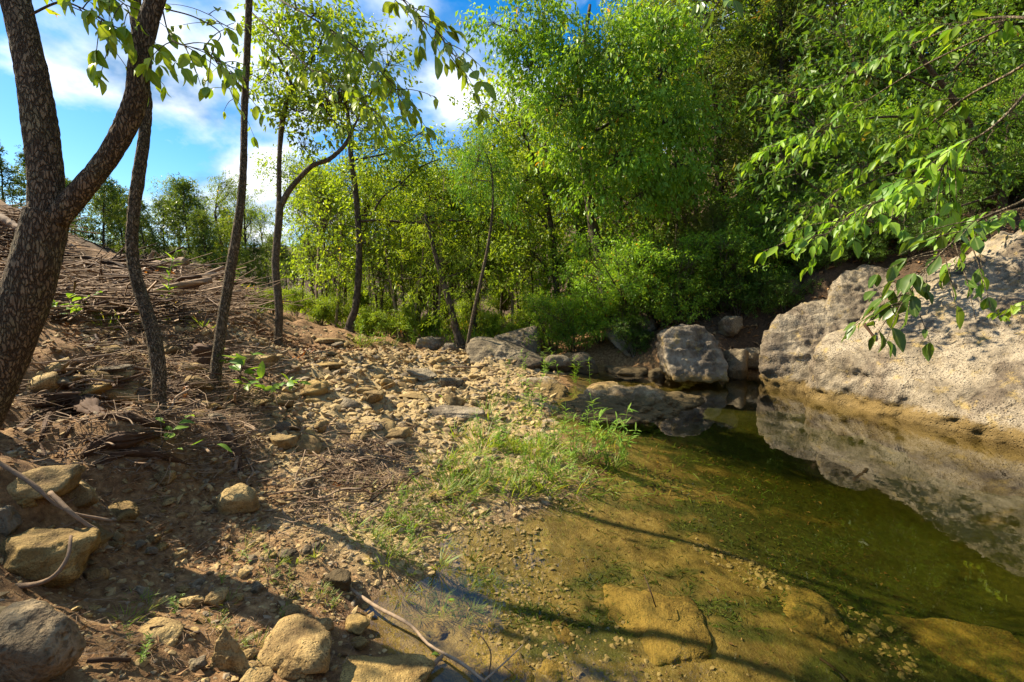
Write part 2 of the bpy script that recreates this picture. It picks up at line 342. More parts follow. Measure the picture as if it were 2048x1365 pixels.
# gravel bar and near bank
cz(0.05, (850, 1120), (1000, 1015), (1130, 960), (690, 1290)); cz(0.10, (760, 1100), (620, 1280), (640, 1365), (1100, 880), (1030, 830), (950, 960))
cz(0.16, (480, 1365), (520, 1220), (640, 1120), (800, 980), (950, 870)); cz(0.22, (380, 1290), (420, 1150), (560, 1050), (700, 930), (830, 850), (960, 790), (1010, 755))
cz(0.30, (250, 1250), (260, 1120), (420, 1030), (560, 960), (640, 880), (760, 810), (900, 740), (990, 715)); cz(0.38, (80, 1365), (120, 1180), (250, 1020), (400, 960), (560, 860), (680, 780), (800, 730))
cz(0.5, (-150, 1365), (0, 1230), (60, 1100), (150, 960), (460, 860), (560, 750), (700, 725)); cz(0.42, (220, 925), (300, 905))
cz(0.72, (-60, 1010), (10, 960), (350, 845)); cz(0.92, (-40, 880), (60, 860), (140, 805), (250, 800), (300, 775)); cz(0.75, (400, 800), (450, 760))
cz(0.95, (350, 720), (200, 740), (60, 760), (500, 690)); cz(1.12, (150, 680), (300, 660), (0, 700), (420, 650))
cz(1.3, (150, 630), (330, 625), (0, 640))
cdp((550, 680, 8.0), (620, 690, 9.0), (500, 630, 9.0), (400, 600, 7.6), (300, 580, 7.6), (200, 575, 7.2), (100, 580, 6.6), (0, 560, 6.3), (-200, 560, 6.0))
cdp((330, 556, 9.3), (420, 570, 10), (500, 600, 10.5), (560, 635, 11), (200, 548, 8.6), (100, 500, 8), (0, 440, 8), (-200, 380, 8), (620, 655, 12), (680, 668, 12), (740, 672, 12.5), (850, 684, 12), (930, 694, 10.5), (800, 690, 10.5))
cdp((330, 556, 14), (450, 566, 15), (560, 595, 16), (200, 535, 13), (50, 430, 12), (-200, 330, 12), (650, 635, 17), (750, 645, 18), (900, 652, 18), (1000, 656, 16), (1080, 672, 13))
cdp((330, 552, 25), (500, 558, 26), (150, 520, 24), (620, 585, 28), (800, 610, 30), (1000, 615, 30), (1100, 600, 28))
cdp((600, 550, 50), (300, 535, 45), (0, 450, 40), (900, 560, 55), (1100, 540, 50), (-400, 350, 30))
# wooded hillside on the right
cdp((1150, 700, 10.0), (1250, 690, 10.2), (1200, 650, 12), (1330, 680, 9.6), (1450, 690, 9.0), (1400, 625, 10.6), (1500, 640, 9.6), (1560, 560, 9.8), (1480, 520, 12), (1650, 540, 8.8), (1760, 500, 8.6), (1880, 460, 8.2), (2048, 400, 7.8))
cdp((1280, 560, 17), (1200, 580, 20), (1450, 430, 17), (1650, 400, 13), (1800, 340, 12.5), (2048, 250, 12), (2300, 250, 9), (1500, 300, 28), (1300, 420, 30), (1150, 500, 40), (1750, 160, 24), (2048, 60, 20), (1400, 250, 50), (1200, 400, 60), (2400, 50, 16))
cw((6.6, 3.5, 2.4), (6.0, 2.0, 2.2), (7.5, 0.5, 2.8), (5.2, 0.5, 1.2), (9, 3, 4.2), (12, 0, 6.5), (3.6, 1.2, -0.45), (3.0, 0.0, -0.4), (2.0, -2, -0.3), (0.7, 0.3, -0.1), (0.0, 0.6, 0.06), (-0.6, 0.2, 0.14), (-1.6, 0.4, 0.32), (-2.6, 0.6, 0.7), (-3.4, 1.2, 1.1), (-0.5, -2, 0.25), (-3, -2, 0.9), (-6, -1, 1.8), (-7, 3, 2.2), (-12, 5, 3.5), (-6, -8, 1.8), (0, -9, 0.5), (5, -8, 1.0), (12, -8, 5), (-20, -5, 5), (0, -25, 2), (20, 5, 10), (25, 25, 15), (35, 0, 15), (-25, 20, 5.5), (-40, 30, 9))
CTRL = np.array(CTRL)
def kern(r): return np.sqrt(r * r + 0.12 ** 2)
_D = kern(np.linalg.norm(CTRL[:, None, :2] - CTRL[None, :, :2], axis=2))
_A = np.zeros((len(CTRL) + 1,) * 2); _A[:-1, :-1] = _D - np.eye(len(CTRL)) * 0.06; _A[-1, :-1] = 1; _A[:-1, -1] = 1
_W = np.linalg.solve(_A, np.concatenate([CTRL[:, 2], [0]]))
def H0(x, y):
    x = np.asarray(x, float).ravel(); y = np.asarray(y, float).ravel(); o = np.empty(len(x))
    for k in range(0, len(x), 20000):
        r = np.hypot(x[k:k + 20000, None] - CTRL[None, :, 0], y[k:k + 20000, None] - CTRL[None, :, 1]); o[k:k + 20000] = kern(r) @ _W[:-1] + _W[-1]
    rr = np.hypot(x, y); w = np.clip((rr - 55) / 60, 0, 1); w = w * w * (3 - 2 * w)
    return o * (1 - w) + w * (6.0 + 5 * np.sin(x * 0.011 + 0.6) + 4 * np.sin(y * 0.013))
def H(x, y):
    x = np.asarray(x, float).ravel(); y = np.asarray(y, float).ravel(); z = H0(x, y); p = np.stack([x, y, z * 0], 1); rr = np.hypot(x, y)
    big = 0.05 * fbm(p * 0.9, 3, 3); sm = 0.016 * fbm(p * 6.5, 4, 9)
    land = np.clip((z + 0.02) / 0.25, 0.15, 1)
    return z + (big + sm * 1.5) * land * np.clip(rr / 2.2, 0.5, 2.5)
def h1(x, y): return float(H([x], [y])[0])
def hit(px, py, dmin=0.5, dmax=60):
    """where the view ray meets the ground"""
    d = np.geomspace(dmin, dmax, 900); r = ray(px, py); p = CAM + r * d[:, None]; g = H(p[:, 0], p[:, 1]); k = np.argmax(p[:, 2] < g)
    if p[k, 2] >= g[k]: k = len(d) - 1
    return np.array([p[k, 0], p[k, 1], g[k]])

def hits(px, py, dmin=0.6, dmax=40, n=160):
    px = np.asarray(px, float); py = np.asarray(py, float)
    r = FWD[None] + RGT[None] * ((px - 1024) / F)[:, None] - UPV[None] * ((py - 682.5) / F)[:, None]
    d = np.geomspace(dmin, dmax, n); q = CAM + r[:, None, :] * d[None, :, None]; g = H(q[..., 0], q[..., 1]).reshape(q.shape[:2])
    b = q[..., 2] < g; k = np.argmax(b, 1); ok = b.any(1); k = np.maximum(k, 1); i = np.arange(len(px))
    a0 = q[i, k - 1, 2] - g[i, k - 1]; a1 = q[i, k, 2] - g[i, k]; t = np.clip(a0 / np.maximum(a0 - a1, 1e-9), 0, 1)[:, None]
    o = q[i, k - 1] * (1 - t) + q[i, k] * t; o[:, 2] = H(o[:, 0], o[:, 1]); return o, ok

def build_ground():
    fr = np.linspace(-64, 64, 400); bk = np.linspace(66, 294, 74)[1:-1]; ang = np.radians(np.concatenate([fr, bk]))
    r = np.concatenate([np.geomspace(0.35, 14, 340), np.geomspace(14.3, 900, 80)])
    X = (np.sin(ang)[None] * r[:, None]).ravel(); Y = (np.cos(ang)[None] * r[:, None]).ravel(); Z = H(X, Y)
    n, m = len(r), len(ang); k, s = np.meshgrid(np.arange(n - 1), np.arange(m), indexing='ij'); s2 = (s + 1) % m
    Q = np.stack([k * m + s, k * m + s2, (k + 1) * m + s2, (k + 1) * m + s], -1).reshape(-1, 4)
    V = np.stack([X, Y, Z], 1); V = np.vstack([V, [0, 0, h1(0, 0)]]); s = np.arange(m)
    T = np.stack([np.full(m, n * m), (s + 1) % m, s], 1)
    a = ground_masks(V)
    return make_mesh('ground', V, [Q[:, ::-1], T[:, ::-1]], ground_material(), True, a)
def ground_masks(V):
    x, y, z = V.T; p = np.stack([x, y, 0 * x], 1)
    nz = fbm(p * 1.1, 4, 21); n2 = fbm(p * 3.1, 4, 33)
    # gravel bar: bright dry limestone gravel between the left trees and the pool
    c1 = np.exp(-(((x + 1.2) / 2.2) ** 2 + ((y - 7.0) / 3.6) ** 2)); c2 = np.exp(-(((x + 0.5) / 1.3) ** 2 + ((y - 3.6) / 1.6) ** 2)) * 0.6
    gravel = np.clip((c1 + c2 - 0.42 + 0.22 * nz) * 3, 0, 1)
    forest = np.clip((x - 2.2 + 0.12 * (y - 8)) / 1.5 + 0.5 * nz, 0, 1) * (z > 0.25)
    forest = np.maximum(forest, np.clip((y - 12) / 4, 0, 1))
    wet = np.clip((0.10 + 0.05 * n2 - z) / 0.08, 0, 1)
    wet = np.where(y > 6.3, wet * 0.45, wet)
    q = np.stack([x * 0.75 + y * 0.15, y * 1.9 - x * 0.4, 0 * x], 1)
    alg = fbm(q * 1.25, 5, 51) * 0.75 + 0.5 * fbm(q * 5, 3, 77)
    deep = np.clip((-z - 0.09) / 0.28, 0, 1)
    algae = np.clip((alg * 1.2 + deep * 1.35 - 0.24 + 0.25 * np.clip((y - 2.2) / 2, 0, 1)) * 1.7, 0, 1) * (z < -0.02)
    return {'gravel': gravel, 'forest': forest, 'wet': wet, 'algae': algae, 'bed': np.clip((0.01 - z) / 0.04, 0, 1)}
def ground_material():
    s = NT('bank_ground'); w = s.wpos()
    n1 = s.noise(3.0, 6, 0.6, w); n2 = s.noise(22, 6, 0.65, w); n3 = s.noise(110, 4, 0.65, w)
    soil = s.ramp(n2, (0.3, (0.075, 0.038, 0.015)), (0.5, (0.20, 0.112, 0.045)), (0.72, (0.38, 0.235, 0.10)))
    grav = s.ramp(n3, (0.3, (0.20, 0.135, 0.058)), (0.5, (0.36, 0.265, 0.12)), (0.7, (0.50, 0.39, 0.20)))
    c = s.mix(s.math('MULTIPLY', s.attr('gravel'), 0.92), soil, grav)
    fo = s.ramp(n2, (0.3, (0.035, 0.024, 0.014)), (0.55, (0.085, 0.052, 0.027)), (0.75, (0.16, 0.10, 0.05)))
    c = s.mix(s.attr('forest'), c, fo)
    c = s.mix(s.math('MULTIPLY', s.attr('wet'), 0.8), c, s.mix(1.0, c, (0.5, 0.42, 0.34), 'MULTIPLY'))
    silt = s.ramp(n2, (0.3, (0.20, 0.13, 0.035)), (0.55, (0.33, 0.22, 0.06)), (0.75, (0.44, 0.31, 0.11)))
    alg = s.ramp(n2, (0.3, (0.035, 0.042, 0.009)), (0.6, (0.085, 0.088, 0.018)), (0.8, (0.15, 0.135, 0.028)))
    n6 = s.noise(4.5, 6, 0.7, w); silt = s.mix(s.ramp(n6, (0.42, 0.75), (0.56, 0.0)), silt, s.mix(1.0, silt, (0.42, 0.42, 0.4), 'MULTIPLY'))
    c = s.mix(s.attr('bed'), c, s.mix(s.math('MULTIPLY', s.attr('algae'), 0.93), silt, alg))
    h = s.math('ADD', s.math('MULTIPLY', n2, 0.8), s.math('MULTIPLY', n3, 0.6))
    rough = s.math('SUBTRACT', 0.92, s.math('MULTIPLY', s.attr('wet'), 0.5))
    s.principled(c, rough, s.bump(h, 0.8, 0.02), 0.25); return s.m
ground = tag(obj('ground', build_ground()), kind='structure')

def build_water():
    # one body of water: flat top at z = 0, floor well below the bed, sides buried in the banks
    # shore outline, widened a little so the banks and rocks cut it
    pl = [(-0.9, -6), (-0.95, 0.8), (-0.9, 2.0), (-0.75, 2.7), (-0.4, 3.4), (0.2, 4.4), (0.5, 5.6), (0.0, 8.8), (0.6, 10.0), (3.0, 10.2), (5.2, 9.6), (5.6, 8.0), (6.0, 6.0), (6.0, 3.0), (5.6, 0.0), (5.6, -6)]
    n = len(pl); V = np.array([(a, b, 0.0) for a, b in pl] + [(a, b, -2.2) for a, b in pl])
    me = bpy.data.meshes.new('water')
    me.from_pydata(V.tolist(), [], [list(range(n))[::-1], [n + k for k in range(n)]] + [[k, (k + 1) % n, n + (k + 1) % n, n + k] for k in range(n)])
    bm = bmesh.new(); bm.from_mesh(me); bmesh.ops.recalc_face_normals(bm, faces=bm.faces); bm.to_mesh(me); bm.free()
    s = NT('clear_creek_water'); w = s.wpos()
    bp = s.bump(s.noise(5.0, 3, 0.5, w), 0.035, 0.02)
    tr = s.n('BsdfTransparent', {'Color': (0.99, 0.985, 0.94)}); gl = s.n('BsdfGlossy', {'Color': (1, 1, 1), 'Roughness': 0.015, 'Normal': bp})
    fr = s.n('Fresnel', {'IOR': 1.33, 'Normal': bp}); fac = s.math('MULTIPLY', fr.outputs[0], 1.35, True)
    mx = s.n('MixShader', {0: fac}); s.L.new(tr.outputs[0], mx.inputs[1]); s.L.new(gl.outputs[0], mx.inputs[2]); s.L.new(mx.outputs[0], s.out.inputs[0])
    va = s.n('VolumeAbsorption', {'Color': (0.56, 0.58, 0.13), 'Density': 1.2}); s.L.new(va.outputs[0], s.out.inputs['Volume'])
    me.materials.append(s.m); return me
water = tag(obj('water', build_water()), kind='structure')

# ---------------------------------------------------------------- boulders: convex bodies with worn edges, then relief
_ico = {}
def ico(level):
    if level not in _ico:
        bm = bmesh.new(); bmesh.ops.create_icosphere(bm, subdivisions=level, radius=1); bm.verts.ensure_lookup_table()
        _ico[level] = (np.array([v.co[:] for v in bm.verts]), np.array([[v.index for v in f.verts] for f in bm.faces])); bm.free()
    return _ico[level]
def hull_planes(pts):
    bm = bmesh.new()
    for p in pts: bm.verts.new(p)
    bmesh.ops.convex_hull(bm, input=list(bm.verts)); bm.normal_update(); o = []
    for f in bm.faces:
        n = np.array(f.normal); d = n @ np.array(f.verts[0].co)
        if d < 0: n, d = -n, -d
        o.append((*n, max(d, 0.02)))
    bm.free(); o = np.array(o); _, k = np.unique(np.round(o, 2), axis=0, return_index=True); return o[k]
def relief(V, amp, freq, seed, pits=0.0):
    c = V.mean(0); n = nrm(V - c)
    d = amp * (fbm(V * freq, 4, seed, 0.55)) + amp * 0.35 * (1 - np.abs(vn(V * freq * 1.7, seed + 5)) * 2)
    d = d + amp * 0.30 * fbm(V * freq * 7, 3, seed + 9, 0.6)
    w1, w2 = worley(V * freq * 1.9 + 0.3 * fbm(V * freq * 3, 2, seed + 2)[:, None], seed + 6); d = d + amp * (0.9 * np.clip(w2 - w1, 0, 0.5) - 0.5 * w1 + .1)
    if pits:
        w, _ = worley(V * freq * 5, seed + 3); d = d - pits * np.clip(0.35 - w, 0, 1) * 2
    d = d + amp * 0.22 * fbm(V * 7.5, 3, seed + 21, .6) * np.clip(vn(V * 1.3, seed + 22) + .6, 0, 1.4)
    st = V[:, 2] * freq * 2.6 + 0.9 * vn(V * freq * 0.8, seed + 8) + V[:, 0] * 0.3; fr_ = st - np.floor(st); d = d + amp * 0.55 * (np.clip((fr_ - 0.1) / 0.75, 0, 1) - np.clip((fr_ - 0.9) / 0.1, 0, 1) * .9 - .4)
    return V + n * d[:, None]
def hull_rock(pts, level, amp, freq, seed, k=14, pits=0.0):
    pts = np.asarray(pts, float); c = (pts.max(0) + pts.min(0)) / 2; e = np.maximum((pts.max(0) - pts.min(0)) / 2, 0.02)
    pl = hull_planes((pts - c) / e); D, Fc = ico(level)
    q = np.maximum(D @ pl[:, :3].T, 0) / pl[:, 3][None]; r = (q ** k).sum(1) ** (-1.0 / k)
    return relief(c + D * r[:, None] * e, amp, freq, seed, pits), Fc
def rand_planes(r, n=13): 
    d = nrm(r.normal(size=(n, 3))); return np.column_stack([d, r.uniform(0.62, 1.0, n)])
def rand_stone(seed, level=2, k=11, amp=0.06):
    r = np.random.default_rng(seed); pl = np.vstack([rand_planes(r), [[0, 0, 1, .8], [0, 0, -1, .8], [1, 0, 0, 1], [-1, 0, 0, 1], [0, 1, 0, 1], [0, -1, 0, 1]]]); D, Fc = ico(level)
    q = np.maximum(D @ pl[:, :3].T, 0) / pl[:, 3][None]; V = D * ((q ** k).sum(1) ** (-1.0 / k))[:, None]
    return V * (1 + amp * fbm(V * 2.2 + seed, 3, seed))[:, None], Fc
def boulder(name, label, pts, mat, level=5, amp=0.04, freq=1.6, seed=1, k=14, pits=0.0, cat='boulder', group=None, v=0.5):
    V, Fc = hull_rock(pts, level, amp, freq, seed, k, pits); o = V.mean(0); o[2] = V[:, 2].min()
    me = make_mesh(name, V - o, Fc, M[mat], True, {'v': np.full(len(V), v)})
    return tag(obj(name, me, loc=o), label, cat, group)
def ext(pts, dx=0, dy=0, dz=0): return [np.array(p) + (dx, dy, dz) for p in pts]
def pz(z, *p): return [PZ(a, b, z) for a, b in p]
def pd(*p): return [P(*a) for a in p]

def build_boulders():
    base = pz(0.0, (1588, 790), (1700, 818), (1850, 852), (2048, 886), (2300, 955))
    low = ext(base, 0.05, 0, -0.75)
    top = pd((1597, 700, 7.15), (1640, 678, 7.2), (1700, 655, 7.15), (1745, 610, 7.5), (1800, 560, 7.6), (1900, 505, 7.4), (2048, 440, 6.9), (2350, 330, 6.0))
    back = ext(top, 1.6, 0.7, -0.25)
    boulder('limestone_slab', 'huge pale pitted limestone slab sloping into the pool at the right', base + low + top + back, 'slab', 7, 0.10, 1.15, 11, 24, 0.05, 'rock')
    b = pz(0, (1528, 768), (1575, 782), (1620, 788)); t = pd((1512, 705, 7.9), (1525, 665, 8.0), (1565, 618, 8.2), (1640, 592, 8.2), (1695, 625, 7.9), (1700, 700, 7.6))
    boulder('limestone_boulder', 'rounded grey and cream limestone hump left of the big pale slab', b + ext(b, 0, 0, -.6) + t + ext(t, .7, .9, -.1), 'slab', 6, 0.05, 1.7, 12, 16, 0.02)
    t = pd((1655, 575, 8.2), (1690, 540, 8.3), (1745, 522, 8.3), (1800, 530, 8.1), (1830, 600, 7.7), (1690, 650, 7.8), (1650, 620, 8.0))
    boulder('limestone_boulder', 'brown rounded boulder perched behind the top edge of the pale slab', t + ext(t, .5, .9, -.2) + ext(t, 0.2, .3, -.5), 'slab', 6, 0.05, 2, 13, v=0.25)
    t = pd((1325, 668, 8.15), (1350, 657, 8.2), (1400, 653, 8.25), (1432, 672, 8.25), (1452, 722, 8.1), (1458, 765, 7.9), (1352, 765, 7.9), (1335, 735, 8.0), (1330, 690, 8.1))
    boulder('limestone_boulder', 'squarish tan limestone boulder standing in the far edge of the pool', t + ext(t, .1, .75, -.05), 'slab', 6, 0.04, 2.4, 14, 26, 0.01, v=0.5)
    t = pd((1203, 668, 10.3), (1225, 690, 10.1), (1262, 725, 9.9), (1300, 712, 10.0), (1310, 650, 10.2), (1290, 612, 10.4), (1245, 610, 10.5), (1222, 635, 10.4))
    boulder('limestone_boulder', 'grey leaning slab boulder half hidden by shrubs behind the pool', t + ext(t, .35, .7, -.15), 'slab', 5, 0.05, 1.8, 15, v=0.35)
    t = pd((928, 690, 9.0), (960, 681, 9.1), (1010, 690, 9.1), (1060, 712, 9.0), (1090, 724, 8.9), (1050, 737, 8.7), (985, 740, 8.6), (935, 725, 8.7))
    boulder('limestone_boulder', 'dark flat grey boulder at the far head of the gravel bar', t + ext(t, 0, .9, .02) + ext(t, 0, .3, -.25), 'grey_rock', 6, 0.035, 2.2, 16, 16, 0.01)
    t = pd((990, 672, 11), (1020, 662, 11.1), (1070, 652, 11.2), (1080, 680, 11), (1050, 698, 10.8), (995, 695, 10.8))
    boulder('limestone_boulder', 'pale grey boulder behind the dark flat boulder in the shade', t + ext(t, .1, .8, -.1) + ext(t, 0, 0, -.3), 'slab', 5, 0.05, 1.8, 17, v=.3)
    t = pz(0.02, (1108, 838), (1200, 842), (1300, 842), (1392, 806), (1415, 800)) + pd((1110, 808, 6.2), (1150, 788, 6.5), (1190, 778, 6.7), (1260, 795, 6.6), (1320, 780, 6.9), (1375, 786, 6.9))
    boulder('mossy_ledge', 'long low brown rock ledge breaking the surface mid pool', t + ext(t, .05, .25, -.35), 'brown_rock', 6, 0.085, 3.2, 18, 14, 0.03, v=0.6)
    t = pd((1178, 786, 6.75), (1195, 770, 6.9), (1238, 766, 6.95), (1252, 780, 6.85), (1250, 792, 6.75))
    boulder('tan_block', 'small tan block of stone resting on the brown ledge in the pool', t + ext(t, 0, .3, -.02) + ext(t, 0, 0.05, -.12), 'tan_rock', 4, 0.02, 3, 19, cat='rock')
    t = pd((1020, 775, 7.3), (1050, 757, 7.6), (1100, 753, 7.7), (1135, 775, 7.4), (1130, 800, 7.0), (1040, 800, 7.0))
    boulder('limestone_boulder', 'flat weedy limestone hump at the waterline beside tall grass', t + ext(t, 0, .4, -.2) + ext(t, 0, 0, -.25), 'slab', 5, 0.04, 2.2, 20, v=.55)
    far = [(1110, 720, 55, 40, 9.3, 'low dark rock on the far shore, leftmost under the trees'), (1165, 716, 60, 44, 9.4, 'low dark rock on the far shore below the leaning slab'), (1255, 728, 70, 26, 9.3, 'flat dark wet rock at the foot of the leaning slab'),
           (1320, 735, 36, 36, 8.9, 'small dark rock touching the left side of the squarish boulder'), (1478, 700, 46, 70, 8.7, 'brown stone wedged between the squarish boulder and the grey hump'), (1455, 640, 40, 46, 9.4, 'shaded stone on the slope above the squarish boulder'), (1505, 660, 40, 50, 9.0, 'mottled stone lying against the grey hump, uphill side'),
           (860, 687, 44, 30, 10.6, 'lumpy tan rock at the foot of the leaning willows'), (900, 697, 36, 24, 9.9, 'small tan rock left of the dark flat boulder'), (1580, 580, 50, 46, 9.3, 'shaded stone poking from the slope above the grey hump')]
    for i, (px, py, w, h, d, lab) in enumerate(far):
        c = P(px, py, d); rx, rz = w / 2 / F * d * 1.15, h / 2 / F * d * 1.15
        V, Fc = rand_stone(100 + i, 4, 12, 0.09); V = V * (rx, rx * 0.9, rz); V = relief(V, 0.02, 4, i); me = make_mesh('rock', V + (0, 0, rz), Fc, M['grey_rock' if i < 7 or i == 9 else 'slab'], True, {'v': np.full(len(V), .4)})
        x, y = c[0], c[1]; gz = h1(x, y)
        tag(obj('rock', me, loc=(x, y, min(c[2] - rz, gz - 0.3 * rz))), lab, 'rock')
build_boulders()

# stones one can point at: pixel box, colour, label
STONE = [
 (612, 664, 690, 692, 'tan_rock', 'long flat tan block on the upper gravel beside the forked tree', 2), (700, 676, 800, 702, 'tan_rock', 'long low tan ledge stone partly under a grass tuft', 2), (624, 719, 682, 743, 'ochre_rock', 'brown brick-shaped stone on the gravel right of the slim forked tree', 1),
 (493, 703, 548, 740, 'tan_rock', 'round grey-tan boulder against the foot of the slim forked tree', 0), (452, 706, 500, 735, 'tan_rock', 'tan stone left of the round boulder by the slim tree', 0), (800, 776, 858, 806, 'tan_rock', 'pointed yellow slab leaning on the open gravel', 1), (722, 778, 770, 805, 'tan_rock', 'grey-green slanted stone on the gravel bar', 0),
 (1135, 0, 0, 0, None, '', 0),
 (540, 866, 598, 912, 'tan_rock', 'smooth pale stone in the brown leaf litter at mid left', 0), (775, 875, 800, 900, 'tan_rock', 'small pale stone above the twig tangle', 0), (902, 930, 934, 958, 'tan_rock', 'small cream stone beside the dark stick on the weedy bank', 0), (860, 985, 900, 1006, 'ochre_rock', 'small round tan stone in the trailing grass', 0),
 (-20, 888, 94, 986, 'tan_rock', 'big yellow layered stone jutting from the cut bank, left edge', 1), (-30, 1060, 126, 1166, 'ochre_rock', 'large pitted ochre boulder at the left edge above the curved root', 0), (-40, 1240, 114, 1400, 'brown_rock', 'large smooth grey boulder in the bottom left corner', 0), (26, 1004, 176, 1072, 'ochre_rock', 'rust coloured rock ledge under the crossing sticks', 2),
 (124, 956, 178, 1014, 'tan_rock', 'round pale stone lying on the dark bank soil', 0), (192, 980, 272, 1040, 'ochre_rock', 'orange wedge stone right of the crossing sticks', 1), (-20, 990, 28, 1072, 'grey_rock', 'grey-green stone at the left edge below the layered stone', 0), (28, 990, 62, 1026, 'ochre_rock', 'small ochre stone between the layered stone and the ledge', 0),
 (252, 1220, 348, 1282, 'tan_rock', 'flat tan slab lying in the shaded dirt at lower left', 2), (400, 1256, 500, 1372, 'tan_rock', 'upright triangular tan stone with a sunlit streak', 3), (524, 1262, 656, 1350, 'tan_rock', 'big chunky tan stone at the bottom of the picture', 0), (560, 1316, 616, 1362, 'tan_rock', 'small rounded stone tucked under the big chunky stone', 0), (476, 1334, 540, 1392, 'tan_rock', 'pale stone cut off by the bottom edge beside the triangular stone', 0),
 (408, 1180, 450, 1222, 'tan_rock', 'knobbly pale stone just above the flat shaded slab', 0), (360, 1192, 400, 1224, 'tan_rock', 'squarish pale stone left of the knobbly one', 0), (648, 1148, 702, 1184, 'grey_rock', 'smooth grey stone at the start of the long stick', 0), (550, 1102, 588, 1122, 'grey_rock', 'flat grey pebble sized stone on the brown silt', 0), (372, 1316, 408, 1350, 'grey_rock', 'small grey stone left of the triangular stone', 0), (478, 1296, 512, 1326, 'tan_rock', 'small pale stone behind the triangular stone', 0),
 (628, 1236, 664, 1272, 'tan_rock', 'knobby yellow stone right of the big chunky stone', 0), (690, 1240, 738, 1274, 'ochre_rock', 'wet orange stone at the edge of the shallows', 0), (700, 1278, 735, 1302, 'ochre_rock', 'yellow wet stone standing in the shallows near the bottom', 0), (600, 1322, 832, 1420, 'ochre_rock', 'broad flat tan slab at the bottom edge beside the water', 2),
 (560, 1216, 600, 1246, 'tan_rock', 'tan stone with a weed growing beside it at lower middle', 0), (310, 940, 344, 980, 'tan_rock', 'small tan stone among the pebbles below the sapling', 0), (430, 965, 505, 1040, 'tan_rock', 'crumbly pale stone heap on the slope below the litter', 0), (598, 950, 626, 986, 'grey_rock', 'grey-green upright stone near the red leaves', 0), (203, 1080, 240, 1098, 'tan_rock', 'small flat tan chip alone in the dark dirt', 0),
 (130, 700, 235, 745, 'grey_rock', 'pale lichened rock on the slope right of the big trunk', 2), (60, 720, 130, 760, 'grey_rock', 'flat pale rock close to the big trunk', 2), (350, 715, 395, 745, 'tan_rock', 'tan stone near the little rotten stump', 0), (395, 790, 420, 820, 'tan_rock', 'yellow stone leaning on the foot of the straight slim tree', 0), (366, 776, 388, 797, 'tan_rock', 'cream cube-like stone between the two middle trunks', 0),
 (880, 750, 925, 780, 'grey_rock', 'dark upright stone at the crest of the gravel bar', 0), (770, 735, 840, 765, 'tan_rock', 'flat grey slab set in the middle gravel', 2), (810, 735, 870, 768, 'grey_rock', 'rough grey stone cluster top on the middle gravel', 0), (840, 790, 960, 850, 'slab', 'broad half-buried pale slab on the gravel near the weeds', 2), (770, 855, 815, 890, 'tan_rock', 'tan stone low on the gravel above the twig tangle', 0),
]
